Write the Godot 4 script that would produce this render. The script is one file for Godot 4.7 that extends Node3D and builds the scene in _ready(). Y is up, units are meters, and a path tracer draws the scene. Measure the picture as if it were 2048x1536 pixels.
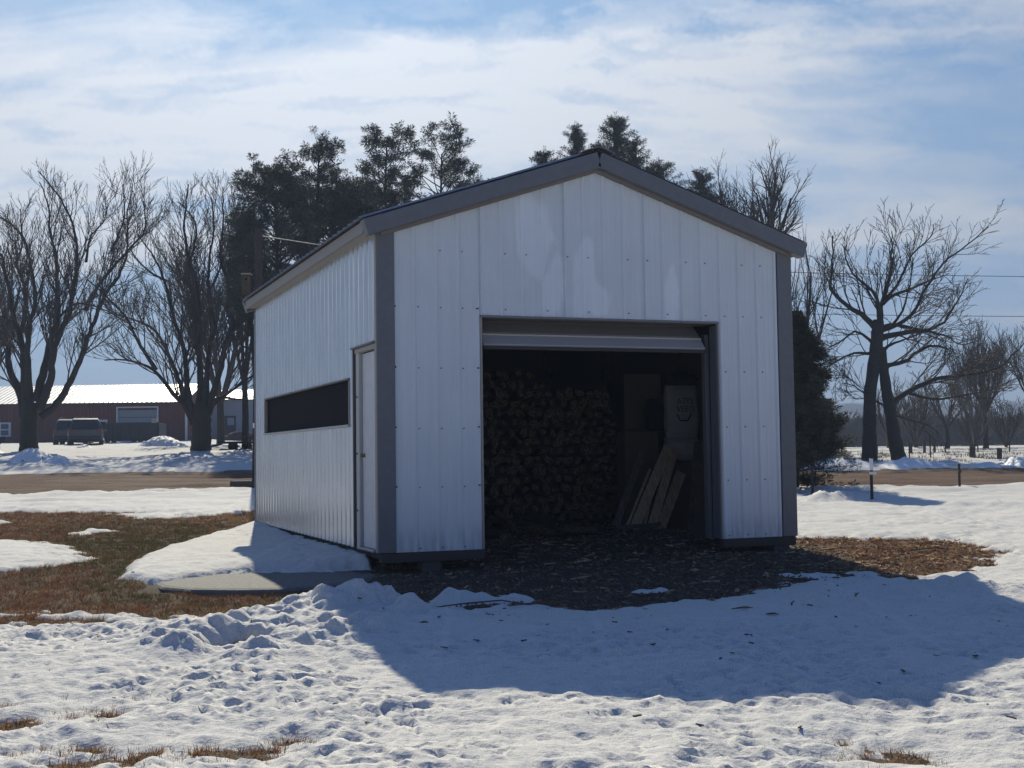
extends Node3D
# An open-fronted white metal shed full of firewood on a thawing farmyard, low winter sun behind it.
# Ground coordinates: s = metres ahead along F, l = metres to the right along RT, from the corner EYE.

const EYE = Vector3(-3.404, 0.981, 12.357)
const F = Vector3(0.365, 0, -0.931)
const RT = Vector3(0.931, 0, 0.365)
const YAW = -0.37365
const SUN_AZ = 0.186      # from -z towards +x
const SUN_EL = 0.607
var mats = {}
var taken = {}
var n_low := FastNoiseLite.new()
var n_mid := FastNoiseLite.new()
var n_lump := FastNoiseLite.new()
var n_cup := FastNoiseLite.new()
var n_fine := FastNoiseLite.new()
var n_warp := FastNoiseLite.new()
var n_sun := FastNoiseLite.new()
var tab_l := PackedFloat32Array()
var tab_r := PackedFloat32Array()
var grid_bare := PackedFloat32Array()
var grid_drift := PackedFloat32Array()
var grid_mud := PackedFloat32Array()
const GS0 = 5.0
const GL0 = -11.5
const GST = 0.15
const GNS = 140
const GNL = 140

# ------------------------------------------------------------------ small helpers
func noise_set(n: FastNoiseLite, seed_: int, f: float, oct: int) -> void:
	n.seed = seed_
	n.noise_type = FastNoiseLite.TYPE_SIMPLEX_SMOOTH
	n.frequency = f
	n.fractal_octaves = oct
	n.fractal_type = FastNoiseLite.FRACTAL_FBM if oct > 1 else FastNoiseLite.FRACTAL_NONE

func numbered(called: String) -> String:
	if not taken.has(called):
		taken[called] = 0
		return called
	taken[called] += 1
	return "%s_%03d" % [called, taken[called]]

func thing(called: String, label: String, category: String, where := Vector3.ZERO, turn := 0.0, group := "") -> Node3D:
	var o := Node3D.new()
	o.name = numbered(called)
	add_child(o)
	o.position = where
	o.rotation.y = turn
	return tag(o, label, category, group)

func tag(o, label: String, category: String, group := "", kind := ""):
	o.set_meta("label", label)
	o.set_meta("category", category)
	if group:
		o.set_meta("group", group)
	if kind:
		o.set_meta("kind", kind)
	return o

func part(called: String, mesh: Mesh, m, parent: Node = self) -> MeshInstance3D:
	var o := MeshInstance3D.new()
	o.name = numbered(called) if parent == self else called
	o.mesh = mesh
	if m is Array:
		for i in m.size():
			mesh.surface_set_material(i, m[i])
	else:
		o.material_override = m
	parent.add_child(o, true)
	return o

func setting(called: String, mesh: Mesh, m) -> MeshInstance3D:
	var o := part(called, mesh, m)
	o.set_meta("kind", "structure")
	return o

func copy(o: Node3D, where: Vector3, turn: float, label := "") -> Node3D:
	var c: Node3D = o.duplicate()
	c.name = numbered(str(o.name).rstrip("0123456789").rstrip("_"))
	add_child(c)
	c.position = where
	c.rotation.y = turn
	if label:
		c.set_meta("label", label)
	return c

func scatter(called: String, mesh: Mesh, m, xf: Array, cols: Array, parent: Node = self) -> MultiMeshInstance3D:
	var mm := MultiMesh.new()
	mm.transform_format = MultiMesh.TRANSFORM_3D
	mm.use_colors = cols.size() > 0
	mm.mesh = mesh
	mm.instance_count = xf.size()
	for i in xf.size():
		mm.set_instance_transform(i, xf[i])
		if cols.size() > 0:
			mm.set_instance_color(i, cols[i])
	var o := MultiMeshInstance3D.new()
	o.name = numbered(called) if parent == self else called
	o.multimesh = mm
	o.material_override = m
	parent.add_child(o, true)
	return o

func lin(r: float, g: float, b: float) -> Color:
	return Color(r, g, b).linear_to_srgb()

func mat(key: String, c: Color, rough := 0.8, metal := 0.0, extra := {}) -> StandardMaterial3D:
	if mats.has(key):
		return mats[key]
	var m := StandardMaterial3D.new()
	m.albedo_color = c
	m.roughness = rough
	m.metallic = metal
	for k in extra:
		m.set(k, extra[k])
	mats[key] = m
	return m

func noise_image(seed_: int, f: float, oct: int, size: int, lo: float, hi: float) -> Image:
	var n := FastNoiseLite.new()
	noise_set(n, seed_, f, oct)
	var im := n.get_seamless_image(size, size)
	im.convert(Image.FORMAT_L8)
	var d := im.get_data()
	for i in d.size():
		d[i] = int(255.0 * lerpf(lo, hi, d[i] / 255.0))
	return Image.create_from_data(size, size, false, Image.FORMAT_L8, d)

func tex(im: Image) -> ImageTexture:
	return ImageTexture.create_from_image(im)

func bump(seed_: int, f: float, oct: int, size: int, strength: float) -> ImageTexture:
	var im := noise_image(seed_, f, oct, size, 0.0, 1.0)
	im.convert(Image.FORMAT_RGBA8)
	im.bump_map_to_normal_map(strength)
	return ImageTexture.create_from_image(im)

# growable mesh: boxes, tubes, quads, with normals of its own
class Buf:
	var v := PackedVector3Array()
	var n := PackedVector3Array()
	var uv := PackedVector2Array()
	var ix := PackedInt32Array()

	func quad(a: Vector3, b: Vector3, c: Vector3, d: Vector3) -> void:   # a b c d run clockwise seen from the front
		var nn := (c - a).cross(b - a).normalized()
		var at := v.size()
		for p: Vector3 in [a, b, c, d]:
			v.append(p)
			n.append(nn)
			uv.append(Vector2(p.x + p.z, p.y))
		for k: int in [0, 1, 2, 0, 2, 3]:
			ix.append(at + k)

	func tri(a: Vector3, b: Vector3, c: Vector3) -> void:
		var nn := (c - a).cross(b - a).normalized()
		var at := v.size()
		for p: Vector3 in [a, b, c]:
			v.append(p)
			n.append(nn)
			uv.append(Vector2(p.x + p.z, p.y))
			ix.append(v.size() - 1)

	# box with its edges cut by bv
	func box(xf: Transform3D, size: Vector3, bv := 0.0) -> void:
		var h := size * 0.5
		bv = minf(bv, minf(h.x, minf(h.y, h.z)) * 0.9)
		if bv <= 0.0:
			for f in 6:
				var ax := f % 3
				var sg := 1.0 if f < 3 else -1.0
				var u := Vector3.ZERO
				var w := Vector3.ZERO
				var o := Vector3.ZERO
				o[ax] = h[ax] * sg
				u[(ax + 1) % 3] = h[(ax + 1) % 3]
				w[(ax + 2) % 3] = h[(ax + 2) % 3] * sg
				quad(xf * (o - u - w), xf * (o - u + w), xf * (o + u + w), xf * (o + u - w))
			return
		for f in 6:
			var ax := f % 3
			var sg := 1.0 if f < 3 else -1.0
			var u := Vector3.ZERO
			var w := Vector3.ZERO
			var o := Vector3.ZERO
			o[ax] = h[ax] * sg
			u[(ax + 1) % 3] = h[(ax + 1) % 3] - bv
			w[(ax + 2) % 3] = (h[(ax + 2) % 3] - bv) * sg
			quad(xf * (o - u - w), xf * (o - u + w), xf * (o + u + w), xf * (o + u - w))
		for ax in 3:      # the twelve cut edges
			var b := (ax + 1) % 3
			var c := (ax + 2) % 3
			for sb: float in [-1.0, 1.0]:
				for sc: float in [-1.0, 1.0]:
					var p := Vector3.ZERO
					p[b] = h[b] * sb
					p[c] = (h[c] - bv) * sc
					var q := Vector3.ZERO
					q[b] = (h[b] - bv) * sb
					q[c] = h[c] * sc
					var e := Vector3.ZERO
					e[ax] = h[ax] - bv
					if sb * sc > 0:
						quad(xf * (p - e), xf * (p + e), xf * (q + e), xf * (q - e))
					else:
						quad(xf * (q - e), xf * (q + e), xf * (p + e), xf * (p - e))
		for sx: float in [-1.0, 1.0]:
			for sy: float in [-1.0, 1.0]:
				for sz: float in [-1.0, 1.0]:
					var sgn := Vector3(sx, sy, sz)
					var i := h - Vector3.ONE * bv
					var a := (Vector3(h.x, i.y, i.z)) * sgn
					var b := (Vector3(i.x, h.y, i.z)) * sgn
					var c := (Vector3(i.x, i.y, h.z)) * sgn
					if sx * sy * sz > 0:
						tri(xf * a, xf * c, xf * b)
					else:
						tri(xf * a, xf * b, xf * c)

	# a beam of section w x d from a to b
	func beam(a: Vector3, b: Vector3, w: float, d: float, bv := 0.0, side := Vector3.UP) -> void:
		var y := (b - a).normalized()
		var z := side
		if absf(y.dot(z)) > 0.98:
			z = Vector3.RIGHT if absf(y.x) < 0.9 else Vector3.BACK
		var x := y.cross(z).normalized()
		z = x.cross(y)
		box(Transform3D(Basis(x, y, z), (a + b) * 0.5), Vector3(w, a.distance_to(b), d), bv)

	func tube(pts: PackedVector3Array, rad: PackedFloat32Array, sides: int, cap := true) -> void:
		var at := v.size()
		var m := pts.size()
		var prev := Vector3(0.31, 0.2, 0.93)
		for i in m:
			var t := (pts[mini(i + 1, m - 1)] - pts[maxi(i - 1, 0)]).normalized()
			var a := prev - t * prev.dot(t)
			if a.length_squared() < 0.01:
				a = t.cross(Vector3(0.9, 0.1, 0.3))
			a = a.normalized()
			prev = a
			var b := t.cross(a)
			var along := float(i)
			for k in sides:
				var g := TAU * k / sides
				var d := a * cos(g) + b * sin(g)
				v.append(pts[i] + d * rad[i])
				n.append(d)
				uv.append(Vector2(float(k) / sides, along * 0.3))
		for i in m - 1:
			for k in sides:
				var p := at + i * sides + k
				var q := at + i * sides + (k + 1) % sides
				ix.append(p); ix.append(p + sides); ix.append(q)
				ix.append(q); ix.append(p + sides); ix.append(q + sides)
		if cap:
			for k in range(1, sides - 1):
				var e := at + (m - 1) * sides
				ix.append(e); ix.append(e + k + 1); ix.append(e + k)
				ix.append(at); ix.append(at + k); ix.append(at + k + 1)

	func rod(a: Vector3, b: Vector3, r: float, sides := 8, r2 := -1.0) -> void:
		tube(PackedVector3Array([a, b]), PackedFloat32Array([r, r if r2 < 0 else r2]), sides)

	func mesh(into: ArrayMesh = null) -> ArrayMesh:
		var me := into if into else ArrayMesh.new()
		var arr := []
		arr.resize(Mesh.ARRAY_MAX)
		arr[Mesh.ARRAY_VERTEX] = v
		arr[Mesh.ARRAY_NORMAL] = n
		arr[Mesh.ARRAY_TEX_UV] = uv
		arr[Mesh.ARRAY_INDEX] = ix
		me.add_surface_from_arrays(Mesh.PRIMITIVE_TRIANGLES, arr)
		return me

func box_mesh(size: Vector3, where := Vector3.ZERO, bv := 0.006) -> ArrayMesh:
	var b := Buf.new()
	b.box(Transform3D(Basis(), where), size, bv)
	return b.mesh()

func beam_mesh(a: Vector3, c: Vector3, w: float, d: float, bv := 0.004, side := Vector3.UP) -> ArrayMesh:
	var b := Buf.new()
	b.beam(a, c, w, d, bv, side)
	return b.mesh()

func rod_mesh(a: Vector3, c: Vector3, r: float, sides := 8) -> ArrayMesh:
	var b := Buf.new()
	b.rod(a, c, r, sides)
	return b.mesh()

# ------------------------------------------------------------------ the lie of the land
func table(pts: Array) -> PackedFloat32Array:      # height every half metre, s from -60 to 340, softened
	var raw := PackedFloat32Array()
	for i in 801:
		var s := -60.0 + i * 0.5
		var y: float = pts[pts.size() - 1][1]
		for k in pts.size() - 1:
			if s < pts[k + 1][0]:
				y = lerpf(pts[k][1], pts[k + 1][1], clampf((s - pts[k][0]) / (pts[k + 1][0] - pts[k][0]), 0, 1))
				break
		raw.append(y)
	var out := PackedFloat32Array()
	for i in 801:
		var t := 0.0
		for k in range(-2, 3):
			t += raw[clampi(i + k, 0, 800)]
		out.append(t / 5.0)
	return out

func land(s: float, l: float) -> float:
	var q := clampf((s + 60.0) * 2.0, 0.0, 799.0)
	var i := int(q)
	q -= i
	var t := smoothstep(-4.0, 6.0, l)
	return lerpf(lerpf(tab_l[i], tab_l[i + 1], q), lerpf(tab_r[i], tab_r[i + 1], q), t)

func at(s: float, l: float, up := 0.0) -> Vector3:     # a point on the land
	return Vector3(EYE.x + F.x * s + RT.x * l, land(s, l) + up, EYE.z + F.z * s + RT.z * l)

func place(s: float, l: float, y: float) -> Vector3:
	return Vector3(EYE.x + F.x * s + RT.x * l, y, EYE.z + F.z * s + RT.z * l)

func sdf(p: Vector2, poly: PackedVector2Array) -> float:     # negative inside
	var d := 1e9
	var inside := false
	var m := poly.size()
	var a := poly[m - 1]
	for b in poly:
		var e := b - a
		var w := p - a
		var q := w - e * clampf(w.dot(e) / e.dot(e), 0.0, 1.0)
		d = minf(d, q.length_squared())
		if (a.y > p.y) != (b.y > p.y) and p.x < (b.x - a.x) * (p.y - a.y) / (b.y - a.y) + a.x:
			inside = not inside
		a = b
	return -sqrt(d) if inside else sqrt(d)

func V(x: float, y: float) -> Vector2:
	return Vector2(x, y)

func fill_grids() -> void:
	var mud := PackedVector2Array([V(12.4, -1.3), V(11.7, -1.2), V(10.9, -0.95), V(10.45, -0.62), V(10.41, 0.12), V(10.51, 0.7), V(11.1, 1.96), V(11.4, 2.25), V(11.75, 2.5), V(11.93, 2.95), V(11.95, 3.61), V(12.2, 4.3), V(13.0, 4.83), V(13.81, 5.21), V(15.3, 5.24), V(15.6, 4.35), V(15.9, 3.56), V(16.6, 3.0), V(20, 1.0), V(20, -2), V(14, -1.7)])
	var lawn := PackedVector2Array([V(22.5, -11.5), V(21.9, -7.1), V(20.9, -5.0), V(22.0, -4.4), V(19.7, -3.6), V(17.0, -3.5), V(14.45, -3.6), V(12.8, -3.4), V(12.9, -2.0), V(12.9, -1.3), V(11.9, -1.2), V(11.4, -1.4), V(10.98, -2.02), V(10.5, -2.3), V(10.36, -2.6), V(10.67, -3.26), V(10.78, -3.84), V(10.75, -4.6), V(10.9, -11.5)])
	var strip := PackedVector2Array([V(10.49, -5.5), V(10.52, -3.9), V(10.35, -3.15), V(10.22, -3.25), V(10.17, -3.6), V(10.0, -5.5)])
	var islands: Array[PackedVector2Array] = [
		PackedVector2Array([V(17.2, -11), V(17.07, -6.89), V(16.8, -6.39), V(15.97, -5.57), V(14.3, -4.75), V(13.83, -4.87), V(13.2, -5.5), V(12.9, -11)]),
		PackedVector2Array([V(18.0, -6.3), V(18.8, -6.2), V(18.4, -5.8), V(17.6, -6.1)]),
		PackedVector2Array([V(21.5, -6.9), V(21.5, -5.8), V(20.7, -5.05), V(20.5, -5.9)]),
		PackedVector2Array([V(20.6, -8.6), V(20.2, -7.85), V(19.6, -8.1)]),
		PackedVector2Array([V(11.05, -0.8), V(11.4, -0.55), V(11.3, -0.1), V(11.1, 0.15), V(10.95, -0.1), V(10.75, -0.6)]),
		PackedVector2Array([V(10.75, -0.4), V(10.9, 0.1), V(10.7, 0.45), V(10.5, 0.4), V(10.4, -0.5)]),
		PackedVector2Array([V(11.5, 1.1), V(11.62, 1.35), V(11.45, 1.5), V(11.38, 1.2)]),
		PackedVector2Array([V(12.35, 2.6), V(12.4, 3.3), V(12.1, 3.7), V(12.1, 2.7)])]
	var spots: Array[PackedVector2Array] = [
		PackedVector2Array([V(7.62, -3.4), V(7.58, -2.95), V(7.48, -2.9), V(7.45, -3.4)]),
		PackedVector2Array([V(7.0, -3.2), V(6.98, -2.7), V(6.88, -2.68), V(6.75, -3.2)]),
		PackedVector2Array([V(7.34, -2.46), V(7.32, -2.33), V(7.18, -2.34), V(7.2, -2.45)]),
		PackedVector2Array([V(6.22, -2.2), V(6.26, -1.75), V(6.2, -1.68), V(6.1, -2.2)]),
		PackedVector2Array([V(6.5, -1.45), V(6.5, -1.2), V(6.37, -1.22), V(6.38, -1.5)]),
		PackedVector2Array([V(6.1, 1.62), V(6.11, 1.8), V(6.02, 1.86), V(6.0, 1.58)])]
	var drift := PackedVector2Array([V(19.4, -3.6), V(15, -1.9), V(12.75, -1.25), V(13.08, -1.5), V(12.98, -2.0), V(13.0, -2.56), V(12.82, -2.98), V(12.2, -3.35), V(12.7, -3.94), V(14.45, -4.24), V(15.5, -4.25), V(18.1, -4.11), V(19.6, -4.0)])
	for i in GNS:
		for j in GNL:
			var p := Vector2(GS0 + i * GST, GL0 + j * GST)
			var m := sdf(p, mud)
			var d := minf(m, minf(sdf(p, lawn), sdf(p, strip)))
			for q in spots:
				d = minf(d, sdf(p, q))
			for q in islands:
				d = maxf(d, -sdf(p, q))
			grid_mud.append(m)
			grid_bare.append(d)
			grid_drift.append(-sdf(p, drift))

func look(grid: PackedFloat32Array, s: float, l: float, outside: float) -> float:
	var a := (s - GS0) / GST
	var b := (l - GL0) / GST
	if a < 0 or b < 0 or a >= GNS - 1 or b >= GNL - 1:
		return outside
	var i := int(a)
	var j := int(b)
	a -= i
	b -= j
	var k := i * GNL + j
	return lerpf(lerpf(grid[k], grid[k + 1], b), lerpf(grid[k + GNL], grid[k + GNL + 1], b), a)

const HEAPS = [   # ploughed lumps of snow: s, l, radius, height
	[8.72, -2.27, 0.17, 0.14], [8.95, -2.4, 0.25, 0.07], [9.45, -2.3, 0.3, 0.1], [9.9, -1.95, 0.36, 0.12], [10.2, -1.6, 0.34, 0.17], [10.38, -1.17, 0.24, 0.27], [10.3, -1.4, 0.3, 0.2],
	[10.05, -0.8, 0.2, 0.19], [9.9, -0.6, 0.3, 0.08], [8.52, -1.72, 0.2, 0.11], [8.6, -1.45, 0.2, 0.06], [8.5, -1.1, 0.25, 0.05], [9.5, -1.2, 0.45, 0.12], [9.75, -1.55, 0.4, 0.1], [9.3, -0.9, 0.3, 0.05], [9.2, -1.55, 0.3, 0.06],
	[11.1, -0.6, 0.2, 0.06], [11.2, -0.35, 0.2, 0.06], [11.15, -0.05, 0.18, 0.04],
	[9.9, 1.2, 0.3, 0.05], [10.1, 1.9, 0.3, 0.06], [10.35, 2.6, 0.32, 0.07], [10.6, 3.2, 0.32, 0.08], [10.9, 3.85, 0.3, 0.14], [10.75, 4.4, 0.4, 0.1], [10.8, 5.2, 0.4, 0.1],
	[22.3, 5.45, 0.3, 0.14], [22.35, 5.8, 0.35, 0.16], [22.2, 6.2, 0.3, 0.1], [22.1, 6.6, 0.3, 0.06], [20.5, 7.1, 0.3, 0.07], [20.2, 7.7, 0.35, 0.09], [19.8, 8.3, 0.35, 0.08], [18.6, 8.2, 0.4, 0.1], [18.2, 8.9, 0.4, 0.1]]
const PITS = [[9.2, -2.03, 0.17, 0.12], [9.25, -1.88, 0.12, 0.08], [8.98, -2.1, 0.14, 0.06]]
const TRACKS = [[9.75, 0.45], [9.95, 0.62], [9.6, 0.55], [9.45, 0.18], [9.35, 0.7], [10.0, 1.05], [9.85, 0.95], [9.25, 0.4], [9.5, 0.85], [10.7, 2.1], [10.45, 1.9], [11.0, 2.7], [11.15, 3.2], [9.65, -0.15], [9.55, 0.02], [9.2, 1.4], [11.3, 3.7], [10.1, 0.75]]

func snow(s: float, l: float) -> float:       # depth of the snow; below zero it has melted
	var x := EYE.x + F.x * s + RT.x * l
	var z := EYE.z + F.z * s + RT.z * l
	if x > 0.02 and x < 4.86 and z > -6.98 and z < -0.02:
		return -0.3
	var near := s < 26.0 and s > 4.0
	var w := n_warp.get_noise_2d(s, l)
	var sd := 3.0
	if near:
		sd = look(grid_bare, s, l, 3.0)
	if s > 23.0 and s < 45.0:      # the road ploughed bare
		var e := n_mid.get_noise_2d(s * 0.4, l * 0.4) * 0.5
		sd = minf(sd, maxf(27.1 + e - s, s - 35.2 - e))
	var t := 0.0
	if near:
		sd += w * 0.22 + n_mid.get_noise_2d(s * 2.0, l * 2.0) * 0.12 + n_lump.get_noise_2d(s * 1.2, l * 1.2) * 0.09 + n_fine.get_noise_2d(s * 0.6, l * 0.6) * 0.03
		var d := look(grid_drift, s, l, -3.0)
		if d > -0.3:
			var dd := d + w * 0.06
			var ride := maxf(0.0, -0.045 - land(s, l) - 0.065) * (1.0 - smoothstep(0.0, 1.7, -x))
			var td := (0.075 + ride) * (1.0 - exp(-maxf(dd, 0.0) * 16.0)) + minf(dd, 0.0) * 0.4
			td += n_lump.get_noise_2d(s * 0.5, l * 0.5) * 0.02 + n_lump.get_noise_2d(s * 2.0, l * 2.0) * 0.008 - 0.03 * smoothstep(0.4, 0.8, n_cup.get_noise_2d(s * 1.5, l * 1.5)) * smoothstep(0.6, 0.2, absf(-x - 0.35))
			if d > 0.0 or sd < 0.0:
				return td + n_fine.get_noise_2d(s, l) * 0.003
	if sd > 0.0:
		t = 0.08 * (1.0 - exp(-sd * 3.2))
	else:
		t = maxf(sd * 0.3, -0.12)
		if s > 24.0:
			t = maxf(t, -0.05) + 0.062 * maxf(0.0, n_mid.get_noise_2d(s * 1.6, l * 0.07 + 40.0)) - 0.01
	if s < 24.0 and s > -4.0:
		var calm := 1.0
		if s < 13.0:
			calm = 1.0 - 0.75 * smoothstep(8.9, 9.4, s - l * 0.25) * smoothstep(-1.2, -0.3, l)
		var lump := n_lump.get_noise_2d(s * 1.5, l)
		calm *= 0.45 + 0.9 * smoothstep(-0.3, 0.35, n_mid.get_noise_2d(s * 0.7 + 60.0, l * 0.5))
		var cup := n_sun.get_noise_2d(s * 1.25, l) + 0.55
		t += (lump * 0.022 + cup * 0.034 + n_fine.get_noise_2d(s, l) * 0.011) * calm * (1.0 if s < 13 else 0.6) * clampf(0.4 + sd * 2.0, 0.0, 1.0)
		var pit := n_cup.get_noise_2d(s * 3.2 + 50.0, l * 1.9)
		if pit > 0.3 and s < 13.0:
			t -= 0.04 * smoothstep(0.3, 0.8, pit) * clampf(calm, 0.0, 1.0) * clampf(sd * 2.0, 0.0, 1.0)
		t += n_mid.get_noise_2d(s, l) * 0.04 * clampf(sd, 0.0, 1.0)
		# thin at the near left, where the grass comes through
		t -= 0.012 * smoothstep(7.4, 6.0, s) * smoothstep(-0.5, -3.0, l) + 0.004 * smoothstep(7.6, 6.2, s)
		if near:
			var h := 0.0
			for q in HEAPS:
				var r2: float = ((s - q[0]) * (s - q[0]) + (l - q[1]) * (l - q[1])) / (q[2] * q[2])
				if r2 < 6.0:
					h = maxf(h, q[3] * exp(-r2)) + 0.15 * minf(h, q[3] * exp(-r2))
			if h > 0.004:
				t += h * (0.85 + lump * 0.45 + w * 0.25 + n_fine.get_noise_2d(s * 0.6, l * 0.6) * 0.1)
			if s < 12.5:
				for q in PITS:
					var r2: float = ((s - q[0]) * (s - q[0]) + (l - q[1]) * (l - q[1])) / (q[2] * q[2])
					if r2 < 6.0:
						t -= q[3] * exp(-r2 * r2)
				for q in TRACKS:
					var ds: float = s - q[0]
					var dl: float = (l - q[1]) * 0.6
					if absf(ds) < 0.15 and absf(dl) < 0.15:
						t -= 0.035 * exp(-(ds * ds + dl * dl) * 900.0)
	else:
		t += n_lump.get_noise_2d(s * 0.9, l * 0.5) * 0.07 * smoothstep(0.0, 0.4, sd) * smoothstep(2.6, 0.6, sd)
		t += n_mid.get_noise_2d(s * 0.6, l * 0.35) * 0.09 + n_lump.get_noise_2d(s * 0.35, l * 0.12) * 0.05
		t += 0.1 * smoothstep(40.0, 80.0, s)
	return t

func axis(stops: Array) -> PackedFloat32Array:        # [from, step at from] ... steps blend geometrically
	var out := PackedFloat32Array()
	for k in stops.size() - 1:
		var x: float = stops[k][0]
		while x < stops[k + 1][0] - 1e-4:
			out.append(x)
			var q: float = (x - stops[k][0]) / (stops[k + 1][0] - stops[k][0])
			x += stops[k][1] * pow(stops[k + 1][1] / stops[k][1], q)
	out.append(stops[stops.size() - 1][0])
	return out

# a sheet over the land; height(s, l) gives [height, keep] and colour
func sheet(ss: PackedFloat32Array, ll: PackedFloat32Array, is_snow: bool) -> ArrayMesh:
	var ns := ss.size()
	var nl := ll.size()
	var v := PackedVector3Array()
	var nn := PackedVector3Array()
	var uv := PackedVector2Array()
	var col := PackedColorArray()
	var deep := PackedFloat32Array()
	v.resize(ns * nl)
	nn.resize(ns * nl)
	uv.resize(ns * nl)
	deep.resize(ns * nl)
	if not is_snow:
		col.resize(ns * nl)
	for i in ns:
		var s := ss[i]
		for j in nl:
			var l := ll[j]
			var k := i * nl + j
			var y := land(s, l)
			if is_snow:
				var t := snow(s, l)
				deep[k] = t
				y += t
			else:
				y += soil(s, l)
				col[k] = soil_colour(s, l)
			v[k] = Vector3(EYE.x + F.x * s + RT.x * l, y, EYE.z + F.z * s + RT.z * l)
			uv[k] = Vector2(l, s)
	for i in ns:
		for j in nl:
			var k := i * nl + j
			var a := v[k - nl] if i > 0 else v[k]
			var b := v[k + nl] if i < ns - 1 else v[k]
			var c := v[k - 1] if j > 0 else v[k]
			var d := v[k + 1] if j < nl - 1 else v[k]
			nn[k] = (d - c).cross(b - a).normalized()
	var ix := PackedInt32Array()
	for i in ns - 1:
		for j in nl - 1:
			var k := i * nl + j
			if is_snow and deep[k] < -0.025 and deep[k + 1] < -0.025 and deep[k + nl] < -0.025 and deep[k + nl + 1] < -0.025:
				continue
			ix.append(k); ix.append(k + nl); ix.append(k + 1)
			ix.append(k + 1); ix.append(k + nl); ix.append(k + nl + 1)
	var arr := []
	arr.resize(Mesh.ARRAY_MAX)
	arr[Mesh.ARRAY_VERTEX] = v
	arr[Mesh.ARRAY_NORMAL] = nn
	arr[Mesh.ARRAY_TEX_UV] = uv
	if not is_snow:
		arr[Mesh.ARRAY_COLOR] = col
	arr[Mesh.ARRAY_INDEX] = ix
	var me := ArrayMesh.new()
	me.add_surface_from_arrays(Mesh.PRIMITIVE_TRIANGLES, arr)
	return me

func soil(s: float, l: float) -> float:
	if s < 24.0 and s > -4.0:
		return n_lump.get_noise_2d(s * 0.8, l * 0.8) * 0.025 + n_fine.get_noise_2d(s * 0.8, l * 0.8) * 0.008
	if s > 26.0 and s < 36.3:
		return -0.03
	return 0.0

func green_at(s: float, l: float) -> float:
	var e := Vector2((s - 15.8) / 5.2, (l + 4.2 + (s - 15.0) * 0.32) / 1.7).length()
	return clampf(1.25 - e + n_mid.get_noise_2d(s * 1.2, l * 1.2) * 0.9, 0.0, 1.0)

func soil_colour(s: float, l: float) -> Color:
	var c := Color(0.22, 0.135, 0.072)
	if s > 24.0:
		return c.lerp(Color(0.2, 0.15, 0.1), 0.5 + n_mid.get_noise_2d(s, l))
	var m := look(grid_mud, s, l, 3.0)
	c = c.lerp(Color(0.075, 0.085, 0.03), green_at(s, l) * 0.8)
	c = c.lerp(Color(0.3, 0.19, 0.09), clampf(n_mid.get_noise_2d(s * 1.4 + 30.0, l * 1.4) * 1.2, 0.0, 0.6))
	if m < 0.3:
		var q := smoothstep(0.3, -0.1, m)
		var mud := Color(0.095, 0.07, 0.05).lerp(Color(0.16, 0.115, 0.075), 0.5 + 0.5 * n_mid.get_noise_2d(s * 2.0, l * 2.0))
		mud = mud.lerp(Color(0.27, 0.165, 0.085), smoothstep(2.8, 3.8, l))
		c = c.lerp(mud, q)
	return c

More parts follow.
